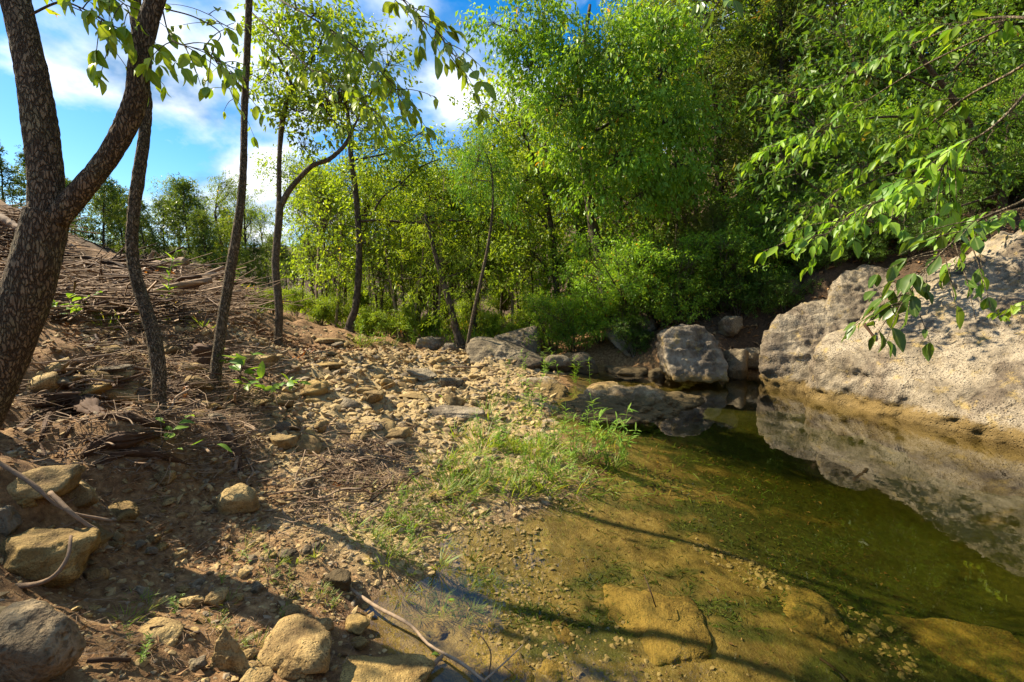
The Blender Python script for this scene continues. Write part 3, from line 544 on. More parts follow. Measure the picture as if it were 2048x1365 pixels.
def build_stones():
    for i, (x0, y0, x1, y1, m, lab, kind) in enumerate(STONE):
        if not m: continue
        cx, by = (x0 + x1) / 2, y1
        g = hit(cx, by - 0.18 * (y1 - y0)); d = pix(g)[2]; w = (x1 - x0) / F * d; h = (y1 - y0) / F * d
        steep = abs(ray(cx, by)[2]) / np.linalg.norm(ray(cx, by))
        V, Fc = rand_stone(300 + i, 5 if w > 0.28 else 4, 22, 0.07)
        sx = w / 2 * 1.08; sz = h / 2 * (0.85 if kind in (0, 3) else 0.62 if kind == 1 else 0.42); sy = sx * 0.8
        if x1 < 200 and w > .1: sx *= 1.15; sy *= 1.1; sz *= 1.35
        if kind == 3:
            S = np.array([(-1, 0, -1), (1.05, -.3, -1), (0.5, .6, -1), (-.15, 0.1, 1.0), (-.35, .5, .7), (-1, .5, -.9), (1.0, -.1, -.7)]) * (sx, sx * .55, h * .52)
            V, Fc = hull_rock(S, 5, 0.006, 9, 5, 30); sz = h / 2 * 0.9
        else: V = V * (sx, sy, sz)
        a = 0 if kind == 3 else R(random.uniform(-16, 16)); ca, sa = math.cos(a), math.sin(a); V = V @ np.array([[ca, sa, 0], [-sa, ca, 0], [0, 0, 1]])
        V = relief(V, 0.02 * w + 0.003, 1.6 / w, 40 + i, 0.012 * w if i % 3 else 0.05 * w)
        me = make_mesh('stone', V + (0, 0, sz * 0.8), Fc, M[m], True, {'v': np.full(len(V), random.uniform(.25, .75))})
        x, y = g[0], g[1] + sy * 0.4; zs = H([x - sx * .6, x + sx * .6, x, x, x], [y, y, y - sy * .6, y + sy * .6, y])
        tag(obj('stone', me, loc=(x, y, min(g[2], zs.min() + sz * 0.25) - sz * (0.15 if x1 >= 200 else -0.1))), lab, 'stone')
    # stones lying on the stream bed
    for i, (x0, y0, x1, y1, z, lab) in enumerate([(860, 1292, 1060, 1420, -0.07, 'flat brown slab under shallow water at the bottom edge'), (1190, 1150, 1420, 1400, -0.15, 'big smooth silted slab under water at lower middle'), (1840, 1225, 2110, 1420, -0.38, 'large sunken rock with dark algae in the lower right corner'), (930, 1232, 1010, 1262, -0.05, 'small orange stone under the stick shadow'), (1090, 1235, 1150, 1285, -0.09, 'squarish sunken stone beside the big silted slab'), (1530, 1160, 1680, 1290, -.24, 'blurred sunken slab at right of the silted slab'), (1080, 1330, 1140, 1372, -.1, 'round sunken stone at the bottom edge'), (830, 1240, 900, 1275, -.04, 'orange stone barely under water near the shore')]):
        a, b = PZ((x0 + x1) / 2, y1, z), PZ((x0 + x1) / 2, y0, z); w = (x1 - x0) / F * pix((a + b) / 2)[2]; c = (a + b) / 2
        V, Fc = rand_stone(500 + i, 5, 18, 0.05); V = V * (w / 2, abs(b[1] - a[1]) / 2, 0.06 if w > .3 else 0.03); V = relief(V, 0.018, 6, i)
        gz = h1(c[0], c[1]); me = make_mesh('sunken_stone', V, Fc, M['sunk_rock'], True, {'v': np.full(len(V), .7)})
        tag(obj('sunken_stone', me, loc=(c[0], c[1], min(gz - .018, -0.055 - (0.03 if w > .3 else 0)))), lab, 'stone')
build_stones()
# ---------------------------------------------------------------- trees
def wpts(st, d):
    """stem given as (px, py, width px[, depth]) -> world points and radii"""
    p = []; r = []
    for a in st:
        dd = a[3] if len(a) > 3 else d; p.append(P(a[0], a[1], dd)); r.append(a[2] / 2 / F * dd / math.sqrt(1 + ((a[0] - 1024) / F) ** 2))
    return np.array(p), np.array(r)
def bark_tube(pts, rad, n, sides, rough, seed, cell=0.035):
    V, Q, T, co_ = tube(pts, rad, n, sides)
    k = n * sides; ln, a, r = co_.T; R0 = max(np.max(rad), 0.01)
    if rough > 0:
        q = np.stack([np.cos(a) * r / cell, np.sin(a) * r / cell, ln / (cell * 3.6)], 1); q = q + np.stack([0.55 * fbm(q * 0.5, 2, seed), 0.55 * fbm(q * 0.5, 2, seed + 4), 0.3 * fbm(q * .6, 2, seed + 8)], 1)
        d1, d2 = worley(q, seed); rid = np.clip((d2 - d1) * 2.4, 0, 1)
        lump = fbm(V[:k] * 5, 3, seed + 1)
        disp = rough * (rid - 0.6) + 0.05 * r * lump
        c = V[:k].reshape(n, sides, 3).mean(1); out = nrm(V[:k] - np.repeat(c, sides, 0)); V[:k] += out * disp[:, None]
        at = np.concatenate([rid, [0.5, 0.5]])
    else: at = np.full(len(V), 0.6)
    return V, Q, T, at
def flare(p, r, gz=None):
    """root flare: widen the foot and push it into the ground"""
    f = p[0].copy(); dirn = nrm(p[1] - p[0]); b = f - np.array([dirn[0] * .1, dirn[1] * .1, 0.25]); 
    return np.vstack([b, f, f + (p[1] - f) * 0.12, p[1:]]), np.concatenate([[r[0] * 1.5, r[0] * 1.22, r[0] * 1.04], r[1:]])
def blob_pts(n, c, rad):
    d = nrm(rng.normal(size=(n, 3))); return np.asarray(c) + d * (rng.random(n) ** (1 / 2.1))[:, None] * np.asarray(rad)
def foliage(ML, MT, C0, A0, L, m, ll, lw, droop=0.35, spread=0.9, tw=0.004, fine=False, outc=None, needles=False, upn=1.0):
    """sprays: for every cluster point C0 a twig from A0 to C0 and m leaves along an end shoot of length L"""
    N = len(C0)
    if not N: return
    out = nrm(C0 - A0 + rng.normal(size=(N, 3)) * 0.25 * np.linalg.norm(C0 - A0, axis=1)[:, None]); D = nrm(out + rng.normal(size=(N, 3)) * 0.45 - np.array([0, 0, droop * 0.5])); Lx = L * rng.uniform(0.6, 1.3, N)
    mid = (A0 + C0) / 2 + rng.normal(size=(N, 3)) * 0.12 * np.linalg.norm(C0 - A0, axis=1)[:, None]; mid[:, 2] += 0.06 * np.linalg.norm(C0 - A0, axis=1)
    E = C0 + D * Lx[:, None]
    if MT is not None:
        V, Q = twigs(A0, mid, C0, tw * 1.6, tw * .7, 3, 2); MT.add(V, Q)
        V, Q = twigs(C0, (C0 + E) / 2 + rng.normal(size=(N, 3)) * 0.03, E, tw * 0.7, tw * .3, 3, 1); MT.add(V, Q)
    t = rng.random((N, m)); p = C0[:, None] + D[:, None] * (Lx[:, None] * t)[..., None] + rng.normal(size=(N, m, 3)) * (L * (0.10 if needles else 0.16))
    sd = nrm(rng.normal(size=(N, m, 3))); tip = D[:, None] * 0.55 + sd * spread - np.array([0, 0, droop]); nr = rng.normal(size=(N, m, 3)) * 0.5 + np.array([0, 0, upn])
    k = N * m; s = rng.uniform(0.45, 1.35, k); rs = np.clip(np.repeat(rng.random(N), m) * 0.55 + rng.random(k) * 0.45, 0, 1)
    V, T, a = leaves(p.reshape(k, 3), tip.reshape(k, 3), nr.reshape(k, 3), ll * s, lw * s, 0.3, fine, rs); ML.add(V, T=T, a=a)
def tree(name, label, cat, stems, d, blobs, bark='bark_s', leaf='leaf_m', ll=0.07, lw=0.035, L=0.3, m=14, dens=1.0, droop=0.35, rough=0.004, cell=0.03, sides=12, group=None, limbs=(), needles=False, flare_on=True, ground_fit=True, tw=0.004, nseg=6, res=1.0):
    """a tree traced from the photo: stems/limbs in pixels with depth, crown as blobs (px, py, rx, ry, n[, depth, rdepth])"""
    SP = []; base = None; MT = MB(); MLm = MB()
    for i, st in enumerate(stems):
        p, r = wpts(st, d)
        if i == 0:
            if ground_fit: p[0][2] = min(p[0][2], h1(p[0][0], p[0][1]) + 0.02)
            base = p[0].copy(); base[2] = h1(base[0], base[1]) if ground_fit else base[2]
            if flare_on: p, r = flare(p, r)
        n = int(max(10, nseg * len(p)) * res); V, Q, T, a = bark_tube(p, r, n, sides, rough if i < 3 else 0, 31 + i, cell); MT.add(V, Q, T, a); SP.append(catmull(p, 30))
    for st in limbs:
        p, r = wpts(st, d); V, Q, T, a = bark_tube(p, r, 4 * len(p), 6, 0, 3); MLm.add(V, Q, T, a); SP.append(catmull(p, 24))
    S = np.vstack(SP); MC = MB(); MW = MB()
    for bl in blobs:
        px, py, rx, ry, n = bl[:5]; dd = bl[5] if len(bl) > 5 else d; c = P(px, py, dd); rr = np.array([rx / F * dd, (bl[6] if len(bl) > 6 else (rx + ry) / 2 / F * dd), ry / F * dd])
        low = S[S[:, 2] < c[2] + 0.2 * rr[2]]; low = low if len(low) else S; a0 = low[np.argmin(np.linalg.norm(low - c, axis=1) + 0.25 * np.abs(low[:, 2] - c[2] + rr[2]))]
        lim = catmull(np.array([a0, a0 * .45 + c * .55 + rng.normal(size=3) * 0.12 * rr, c + rng.normal(size=3) * .2 * rr]), 14); ln = np.linalg.norm(c - a0); V, Q, T, a = bark_tube(lim, np.linspace(0.006 + 0.011 * ln, 0.005, 14), 12, 5, 0, 1); MW.add(V, Q, T, a)
        n = int(n * dens); cp = blob_pts(n, c, rr); k = np.argmin(np.linalg.norm(lim[None, 4:] - cp[:, None], axis=2) + rng.random((n, 10)) * 0.35 * rr.mean(), axis=1) + 4
        foliage(MC, MW, cp, lim[k], L, m, ll, lw, droop, tw=tw, needles=needles)
    return assemble(name, label, cat, group, base, MT, MLm, MW, MC, bark, leaf)
def assemble(name, label, cat, group, base, MT, MLm, MW, MC, bark, leaf):
    t = thing(name, label, cat, base, group)
    if MT.n: obj('trunk', MT.mesh('trunk', M[bark], True, base), t)
    if MLm.n: obj('limb', MLm.mesh('limb', M[bark], True, base), t)
    if MW.n: obj('branches', MW.mesh('branches', M[bark], True, base), t)['kind'] = 'stuff'
    if MC.n: obj('crown', MC.mesh('crown', M[leaf], False, base), t)['kind'] = 'stuff'
    return t
def proto(kind, Hh, seed):
    """free-standing tree or shrub of height Hh at the origin; returns part meshes"""
    global rng
    keep = rng; rng = np.random.default_rng(seed); MT = MB(); MW = MB(); MC = MB(); r = rng
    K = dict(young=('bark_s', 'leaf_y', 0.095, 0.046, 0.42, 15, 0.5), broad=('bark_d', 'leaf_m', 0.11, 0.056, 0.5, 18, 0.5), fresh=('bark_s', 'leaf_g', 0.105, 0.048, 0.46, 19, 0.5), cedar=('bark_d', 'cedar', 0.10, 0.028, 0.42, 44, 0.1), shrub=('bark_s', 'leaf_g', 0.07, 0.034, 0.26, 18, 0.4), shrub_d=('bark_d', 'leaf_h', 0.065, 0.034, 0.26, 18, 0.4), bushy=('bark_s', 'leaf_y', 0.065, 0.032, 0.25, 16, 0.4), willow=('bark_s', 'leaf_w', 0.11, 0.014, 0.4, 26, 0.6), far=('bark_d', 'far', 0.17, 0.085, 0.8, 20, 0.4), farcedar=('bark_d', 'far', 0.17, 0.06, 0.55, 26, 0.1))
    bark, leaf, ll, lw, L, m, droop = K[kind]
    sh = kind in ('shrub', 'shrub_d', 'bushy')
    for s in range(5 if sh else (2 if kind == 'young' and seed % 2 else 1)):
        lean = r.normal(size=2) * (0.28 if sh else 0.07); ks = [0, .3, .6, .92]
        w = np.array([[lean[0] * k * Hh + r.normal() * .02 * Hh * k, lean[1] * k * Hh + r.normal() * .02 * Hh * k, k * Hh - (0.15 if k == 0 else 0)] for k in ks])
        r0 = (0.012 if sh else 0.008 if kind == 'young' else 0.014) * Hh; V, Q, T, a = bark_tube(w, np.array([1.25, .8, .5, .15]) * r0, 22, 7, 0.0, seed); MT.add(V, Q, T, a); S = catmull(w, 30)
        if kind in ('cedar', 'farcedar'):
            n = int(150 * (Hh / 5)); z = 0.05 + 0.93 * r.random(n) ** 0.9; rad = Hh * 0.27 * (1.02 - z) ** 0.75 * r.uniform(0.35, 1.12, n); an = r.random(n) * 6.283
            A = S[np.clip(((z - 0.03) * 30).astype(int), 0, 29)]; cp = A + np.stack([np.cos(an) * rad, np.sin(an) * rad, 0.28 * rad + 0.02 * Hh], 1)
            foliage(MC, MW, cp, A, L, m, ll, lw, droop, 0.6, 0.006, needles=True)
            A2 = A + (cp - A) * r.uniform(.35, .75, (n, 1)); foliage(MC, None, A2 + r.normal(size=(n, 3)) * .05, A, L, m // 2, ll, lw, droop, .6, needles=True); continue
        nb = 6 if sh else (17 if kind != 'young' else 13)
        for b in range(nb):
            z = r.uniform(0.3, 1.0) if sh else r.uniform(0.30 if kind == 'young' else 0.2, 1.0); an = r.random() * 6.283; rad = Hh * (0.36 if sh else 0.24) * r.uniform(0.25, 1.0) * (1.1 - 0.5 * z)
            a0 = S[int(np.clip(z - 0.18, 0, .99) * 29)]; c = S[int(z * 29)] + np.array([math.cos(an) * rad, math.sin(an) * rad, 0]); rr = Hh * np.array([.13, .13, .085]) * r.uniform(.7, 1.25) * (1.3 if sh else 1)
            lim = catmull(np.array([a0, (a0 + c) / 2 + r.normal(size=3) * .03 * Hh, c]), 12); V, Q, T, a = bark_tube(lim, np.linspace(0.35 * r0, .004, 12), 10, 5, 0, 1); MW.add(V, Q, T, a)
            n = 14 if sh else 26; cp = blob_pts(n, c, rr); k = r.integers(3, 12, n); foliage(MC, MW, cp, lim[k], L, m, ll, lw, droop, tw=0.004)
    rng = keep
    return {'trunk': MT.mesh(kind + '_trunk', M[bark]), 'branches': MW.mesh(kind + '_branches', M[bark]), 'crown': MC.mesh(kind + '_crown', M[leaf], False)}
PROTO = {}
def plant(kind, hh, var, name, label, cat, group, loc, height, rz=None, tilt=0.0):
    key = (kind, var)
    if key not in PROTO: PROTO[key] = proto(kind, hh, 900 + var * 13 + len(kind))
    t = thing(name, label, cat, loc, group); s = height / hh; t.scale = (s, s, s); t.rotation_euler = (tilt, tilt * .5, random.uniform(0, 6.28) if rz is None else rz)
    for k, me in PROTO[key].items():
        o = obj(k, me, t)
        if k != 'trunk': o['kind'] = 'stuff'
    return t

def build_main_trees():
    # big forked trunk on the left
    d = 2.45
    st = [[(-112, 985, 118), (-62, 870, 118), (2, 720, 118), (48, 600, 116), (80, 490, 106), (95, 425, 98)],
          [(92, 450, 82), (93, 370, 78), (84, 280, 78), (70, 180, 76), (50, 80, 73), (30, -10, 69), (5, -140, 64), (-30, -320, 46)],
          [(112, 438, 62), (150, 395, 54), (205, 330, 49), (245, 265, 50), (272, 195, 48), (282, 110, 46), (298, 40, 44), (318, -30, 41), (350, -180, 34), (360, -330, 24)]]
    b = [(350, -330, 200, 130, 40, 2.6, .6), (60, -420, 260, 140, 46, 2.7, .7), (-260, -250, 200, 140, 40, 2.7, .6)]
    t = tree('forked_tree', 'big rough-barked tree forking into a Y at the left edge', 'tree', st, d, b, 'bark', 'leaf_m', 0.10, 0.05, 0.32, 12, 1, .4, rough=0.003, cell=0.021, sides=90, nseg=26)
    st = [[(322, 862, 36), (318, 815, 33), (317, 735, 33), (306, 670, 31), (292, 620, 30), (275, 565, 28), (264, 500, 27), (268, 420, 27), (280, 335, 27), (291, 250, 25), (292, 190, 24), (276, 95, 24), (272, 0, 23), (266, -120, 20), (280, -300, 14)]]
    tree('slim_tree', 'slim crooked tree leaning behind the fork of the big trunk', 'tree', st, 3.05, [(200, -330, 180, 110, 30, 3.1, .5)], 'bark_s', 'leaf_m', .09, .045, .3, 12, rough=0.004, cell=.018, sides=44, nseg=12)
    st = [[(425, 822, 27), (432, 740, 25), (445, 638, 23), (460, 546, 22), (473, 470, 20), (482, 400, 17), (487, 330, 15), (489, 220, 15), (494, 110, 14.5), (498, 0, 14), (502, -140, 12), (520, -300, 7)]]
    tree('straight_tree', 'straight slender grey tree, third trunk from the left', 'tree', st, 4.1, [(430, -180, 110, 70, 18, 4.2, .5)], 'bark_s', 'leaf_y', .085, .045, .3, 12, rough=0.003, cell=.016, sides=36, nseg=12)
    st = [[(557, 737, 19), (556, 690, 18), (558, 620, 17), (551, 528, 16), (558, 440, 16), (560, 405, 15)], [(558, 415, 11), (559, 311, 10), (567, 230, 12), (586, 176, 9), (606, 140, 7), (600, 60, 5), (585, -20, 4)], [(562, 412, 13), (576, 385, 12), (596, 360, 11), (625, 332, 10), (660, 318, 9), (690, 290, 8), (704, 262, 6)]]
    b = [(600, 120, 85, 80, 40), (560, 45, 70, 60, 30), (690, 190, 90, 70, 44), (540, 150, 45, 60, 16), (640, 30, 90, 50, 30), (610, 290, 40, 40, 10), (700, 100, 90, 60, 36), (640, 220, 80, 50, 28), (770, 130, 60, 60, 16), (590, 215, 50, 40, 12)]
    tree('forked_slim_tree', 'slim tree forking low with a curved right stem and yellow-green leaves', 'tree', st, 7.3, b, 'bark_s', 'leaf_y', .085, .043, .32, 15, 1.55, .4, sides=20, rough=.004, cell=.02, limbs=[[(586, 176, 7), (560, 120, 5), (520, 75, 3)], [(606, 140, 6), (640, 90, 4), (660, 20, 3)]])
    st = [[(697, 672, 24), (703, 640, 17), (711, 615, 15), (717, 555, 14), (718, 476, 13), (711, 385, 12), (702, 311, 11), (698, 256, 9), (690, 180, 6)]]
    li = [[(718, 443, 6), (760, 441, 5), (830, 446, 5), (900, 442, 4), (945, 444, 2.5)], [(716, 430, 4), (742, 428, 4), (765, 395, 4), (800, 368, 3), (840, 335, 3), (880, 318, 2)], [(705, 320, 4), (740, 315, 4), (790, 300, 3), (850, 260, 2)], [(699, 262, 5), (680, 240, 4), (650, 225, 3)]]
    b = [(770, 300, 90, 45, 40), (850, 285, 60, 40, 22), (740, 235, 80, 50, 28), (690, 200, 60, 50, 18), (800, 365, 60, 35, 20), (850, 430, 70, 22, 22), (930, 430, 45, 22, 12), (690, 350, 50, 30, 12), (640, 430, 60, 50, 22), (660, 520, 60, 40, 18), (760, 470, 45, 40, 12)]
    tree('forest_edge_tree', 'dark slim tree with one long level branch at the forest edge', 'tree', st, 11.2, b, 'bark_d', 'leaf_y', .10, .052, .42, 18, 1.6, .4, sides=14, rough=.005, limbs=li)
    # willows
    st = [[(932, 693, 7), (944, 640, 7), (962, 560, 7), (978, 480, 6), (986, 400, 5), (982, 330, 3)]]
    tree('willow_pole', 'thin leaning willow pole with feathery bright green top', 'tree', st, 9.3, [(950, 320, 50, 45, 26), (985, 350, 50, 40, 22), (925, 360, 40, 40, 12), (965, 290, 35, 30, 10), (1000, 410, 35, 35, 8)], 'bark_s', 'leaf_w', .12, .013, .36, 30, 1.1, .75, rough=0, sides=8, tw=.003)
    st = [[(924, 694, 18), (912, 660, 15), (900, 610, 13), (885, 560, 11), (868, 500, 8), (850, 430, 5)]]
    tree('leaning_willow', 'dark leaning willow trunk behind the flat grey boulder', 'tree', st, 10.2, [(880, 520, 60, 50, 26), (930, 580, 55, 50, 22), (820, 560, 55, 50, 18), (850, 440, 55, 50, 20), (900, 640, 40, 30, 10), (955, 510, 45, 50, 16)], 'bark_d', 'leaf_y', .10, .018, .36, 26, 1, .6, rough=.004, sides=10, tw=.003)
    # the two big trees of the middle
    st = [[(1138, 668, 17), (1128, 640, 14), (1114, 584, 13), (1109, 518, 12), (1100, 440, 10), (1075, 340, 8), (1035, 240, 4)]]
    li = [[(1103, 470, 6), (1070, 420, 5), (1020, 380, 3)], [(1090, 400, 6), (1130, 330, 5), (1150, 260, 3)], [(1110, 530, 6), (1150, 480, 4), (1180, 420, 3)], [(1112, 560, 5), (1060, 500, 4), (1020, 470, 2)]]
    b = [(985, 250, 60, 60, 38), (1040, 190, 60, 60, 36), (1065, 270, 75, 60, 44), (985, 340, 55, 45, 26), (1070, 360, 80, 55, 46), (1010, 440, 70, 55, 38), (1120, 440, 70, 55, 38), (1060, 520, 80, 50, 42), (1000, 540, 55, 50, 24), (1150, 530, 55, 45, 24), (1090, 600, 60, 40, 24), (960, 200, 25, 30, 6)]
    tree('yellow_green_tree', 'yellow-green leafy tree with thin trunk behind the head of the pool', 'tree', st, 13.0, b, 'bark_d', 'leaf_y', .12, .062, .5, 18, 1.35, .3, sides=12, rough=.004, limbs=li)
    st = [[(1212, 600, 30), (1206, 560, 24), (1196, 500, 22), (1184, 440, 20), (1172, 350, 18), (1160, 240, 14), (1165, 120, 10), (1180, 10, 6)]]
    li = [[(1165, 280, 8), (1230, 240, 7), (1310, 190, 5), (1380, 170, 3)], [(1162, 230, 8), (1110, 150, 6), (1060, 80, 4), (1000, 50, 2)], [(1168, 330, 7), (1240, 330, 6), (1310, 310, 4), (1370, 330, 3)], [(1164, 150, 6), (1230, 80, 5), (1290, 20, 3)], [(1175, 380, 6), (1120, 330, 5), (1080, 290, 3)]]
    b = [(985, 42, 38, 24, 12, 10.6), (1040, 60, 50, 40, 28, 10.8), (1090, 50, 65, 55, 44, 10.8), (1060, 130, 55, 50, 34, 10.8), (1150, 110, 80, 70, 62, 10.5), (1130, 210, 75, 55, 52, 10.5), (1245, 110, 80, 70, 58, 10.3), (1240, 220, 85, 60, 62, 10.3), (1330, 150, 75, 70, 52, 10.2), (1340, 250, 75, 55, 50, 10.2), (1330, 50, 75, 55, 40, 10.4), (1250, 310, 80, 45, 48, 10.3), (1150, 300, 55, 40, 26, 10.6), (1350, 330, 70, 40, 38, 10.2), (1230, 40, 55, 40, 22, 10.6), (1180, 380, 60, 40, 24, 10.8), (1290, 385, 70, 35, 26, 10.2)]
    tree('broad_green_tree', 'tall fresh-green tree with dark trunk and hanging leaves, right of centre', 'tree', st, 11.6, b, 'bark_d', 'leaf_g', .125, .056, .5, 20, 1.45, .85, sides=16, rough=.006, limbs=li)
    # leafy tree leaning out over the slab from the right slope
    st = [[(2010, 440, 26, 8.0), (1990, 360, 22, 7.8), (1950, 270, 18, 7.5), (1900, 190, 14, 7.2), (1840, 110, 10, 7.0), (1800, 20, 6, 6.9)]]
    li = [[(1985, 350, 8, 7.7), (1900, 340, 7, 7.2), (1780, 350, 5, 6.8), (1660, 400, 3, 6.6)], [(1960, 290, 8, 7.5), (1850, 240, 7, 7.1), (1720, 240, 5, 6.7), (1600, 290, 3, 6.5)], [(1900, 190, 6, 7.2), (1780, 140, 5, 6.8), (1660, 140, 3, 6.6)], [(1995, 390, 7, 7.8), (1900, 420, 5, 7.2), (1800, 460, 3, 6.9)]]
    b = [(1560, 320, 60, 45, 26, 6.5), (1640, 250, 70, 45, 34, 6.5), (1740, 330, 80, 45, 40, 6.7), (1640, 410, 60, 35, 28, 6.6), (1850, 250, 80, 50, 40, 7.0), (1950, 330, 70, 50, 34, 7.3), (1790, 440, 70, 35, 28, 6.9), (1930, 140, 90, 60, 40, 7.2), (1720, 140, 80, 50, 40, 6.7), (2030, 240, 60, 60, 24, 7.4), (1580, 180, 60, 40, 22, 6.6), (1820, 50, 90, 40, 34, 6.9), (1990, 40, 70, 40, 24, 7.2), (1680, 50, 70, 40, 26, 6.8)]
    tree('leaning_leafy_tree', 'bright leafy tree leaning out over the top of the pale slab', 'tree', st, 7.5, b, 'bark_s', 'leaf_h', .105, .05, .40, 13, .8, .5, sides=12, rough=.003, limbs=li)
    return
build_main_trees()

def gpos(px, d):
    """point on the ground in picture column px at depth d"""
    p = P(px, 600, d); return np.array([p[0], p[1], h1(p[0], p[1])])
ORD = ['first', 'second', 'third', 'fourth', 'fifth', 'sixth', 'seventh', 'eighth', 'ninth', 'tenth', 'eleventh', 'twelfth', 'thirteenth', 'fourteenth', 'fifteenth', 'sixteenth', 'seventeenth', 'eighteenth', 'nineteenth', 'twentieth', 'twenty-first', 'twenty-second', 'twenty-third', 'twenty-fourth', 'twenty-fifth', 'twenty-sixth', 'twenty-seventh', 'twenty-eighth', 'twenty-ninth', 'thirtieth', 'thirty-first', 'thirty-second', 'thirty-third', 'thirty-fourth', 'thirty-fifth', 'thirty-sixth', 'thirty-seventh', 'thirty-eighth', 'thirty-ninth', 'fortieth', 'forty-first']
def row(kind, hh, nv, name, label, cat, group, spots, tilt=0.05):
    for i, (px, d, h_) in enumerate(sorted(spots)):
        plant(kind, hh, i % nv, name, label % ORD[i], cat, group, gpos(px, d) - (0, 0, .05), h_, tilt=random.uniform(-tilt, tilt))
row('young', 6, 4, 'young_tree', 'young yellow-green tree with thin stem, %s from the left in the middle thicket', 'tree', 'young trees in the middle thicket',
    [(628, 15, 5.0), (655, 13.2, 4.6), (690, 16, 6.2), (758, 13, 4.4), (790, 15.5, 5.6), (830, 16, 6.2), (868, 14.5, 5.2), (905, 16.5, 6.0), (950, 15, 5.6), (1000, 19, 6.8), (1040, 17, 5.8), (860, 21, 7), (730, 20, 5.6)])
row('broad', 8, 4, 'woodland_tree', 'mid-green broadleaf woodland tree standing back in the shade, %s from the left', 'tree', 'broadleaf trees on the shaded slope',
    [(1010, 26, 10), (1090, 23, 10), (1160, 17, 8), (1240, 15, 7.5), (1330, 16, 8.5), (1290, 21, 11), (1420, 18, 10), (1540, 15, 8.5), (1640, 18, 11), (1740, 13, 8), (1860, 15, 10), (1980, 12.5, 8), (2100, 14, 9), (1450, 25, 12), (1600, 24, 12), (1800, 22, 12), (2000, 19, 11), (1360, 27, 12), (2250, 11, 7)])
row('fresh', 7, 3, 'leafy_tree', 'fresh green small tree on the right slope, %s from the left', 'tree', 'small fresh green trees on the right slope',
    [(1390, 11.5, 5.2), (1500, 12.5, 6.0), (1600, 11.5, 5.0), (1700, 10.5, 4.6), (1830, 10.8, 5.5), (1940, 10, 5.0), (1300, 12.5, 5.0), (1160, 13.5, 4.6), (2060, 9.6, 5.0), (1760, 9.3, 2.6), (1880, 8.8, 2.4), (1980, 8.2, 2.2), (2090, 8.2, 2.6), (1660, 9.8, 2.6)])
row('cedar', 6, 4, 'cedar_tree', 'dark olive cedar on the right slope, %s from the left', 'tree', 'cedars on the right slope',
    [(1345, 11.2, 3.6), (1440, 12.8, 8.5), (1500, 11.5, 7.8), (1570, 13.5, 9.5), (1660, 12.5, 8.5), (1780, 12, 8.0), (1900, 12, 8.0), (1600, 10.2, 2.6), (1420, 10.6, 2.4), (1990, 11, 7.0), (1530, 18, 11), (1720, 17, 11), (1240, 18, 7)])
row('shrub', 2.2, 4, 'leafy_shrub', 'bright green leafy shrub on the far bank, %s from the left', 'shrub', 'green shrubs on the far bank',
    [(1110, 11.0, 1.5), (1150, 10.6, 1.3), (1200, 10.8, 1.8), (1235, 10.3, 1.2), (1290, 10.3, 2.1), (1330, 10.0, 1.7), (1365, 9.7, 1.2), (1400, 10.2, 1.8), (1450, 10.0, 1.7), (1500, 10.4, 1.8), (1560, 10.1, 1.3), (1640, 9.5, 1.3), (1300, 11.5, 2.3), (1400, 11.5, 2.2), (1500, 12, 2.2), (1250, 12.2, 2.0), (1700, 9.6, 1.6), (1180, 12.5, 2.2), (1600, 11, 2.2)])
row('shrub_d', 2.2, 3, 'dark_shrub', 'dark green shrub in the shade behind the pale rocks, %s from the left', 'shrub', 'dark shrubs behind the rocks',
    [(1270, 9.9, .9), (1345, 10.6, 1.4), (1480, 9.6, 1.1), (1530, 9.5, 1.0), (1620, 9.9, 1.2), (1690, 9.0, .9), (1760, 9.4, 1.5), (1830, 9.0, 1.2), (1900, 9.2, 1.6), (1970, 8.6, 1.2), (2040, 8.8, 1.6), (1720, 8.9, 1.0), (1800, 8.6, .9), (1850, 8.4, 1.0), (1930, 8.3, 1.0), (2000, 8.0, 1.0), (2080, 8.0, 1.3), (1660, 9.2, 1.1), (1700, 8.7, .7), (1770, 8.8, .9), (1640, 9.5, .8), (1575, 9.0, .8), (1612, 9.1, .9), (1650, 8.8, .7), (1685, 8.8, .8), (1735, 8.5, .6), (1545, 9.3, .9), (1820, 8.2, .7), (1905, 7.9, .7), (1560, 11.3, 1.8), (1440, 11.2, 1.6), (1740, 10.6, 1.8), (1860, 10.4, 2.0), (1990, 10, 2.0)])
row('bushy', 1.6, 3, 'low_bush', 'low yellow-green bush at the edge of the gravel, %s from the left', 'bush', 'low bushes edging the gravel',
    [(520, 10.2, .55), (545, 11.5, .7), (590, 12.5, .8), (640, 12, .8), (670, 13.2, 1.0), (735, 12.4, .9), (775, 12, .7), (815, 11.8, .9), (850, 13, .9), (985, 13, .9), (1040, 12.2, .8), (660, 18, 1.3), (725, 19, 1.5), (780, 18, 1.2), (835, 20, 1.6), (890, 19, 1.4), (945, 18, 1.4), (1000, 20, 1.8), (1060, 17, 1.4)])
row('farcedar', 5, 3, 'ridge_cedar', 'dark cedar on the left skyline behind the brush pile, %s from the left', 'tree', 'cedars behind the brush pile',
    [(-60, 15, 2.8), (30, 16, 2.5), (110, 17, 2.7), (165, 19, 2.7), (215, 16, 2.5), (255, 18, 2.8), (300, 17, 2.3), (335, 19, 2.7), (385, 18, 3.5), (420, 17, 2.5), (455, 20, 2.7), (505, 18, 2.0), (540, 21, 2.2), (575, 24, 2.4), (270, 24, 3.6), (120, 23, 3.6), (470, 26, 3.8)])
row('broad', 8, 4, 'ridge_oak', 'leafy oak on the left skyline, %s from the left', 'tree', 'oaks behind the brush pile',
    [(150, 25, 4.0), (215, 22, 3.5), (370, 22, 4.4), (455, 19, 4.2), (500, 20, 4.3), (535, 25, 4.2), (415, 24, 4.4)])
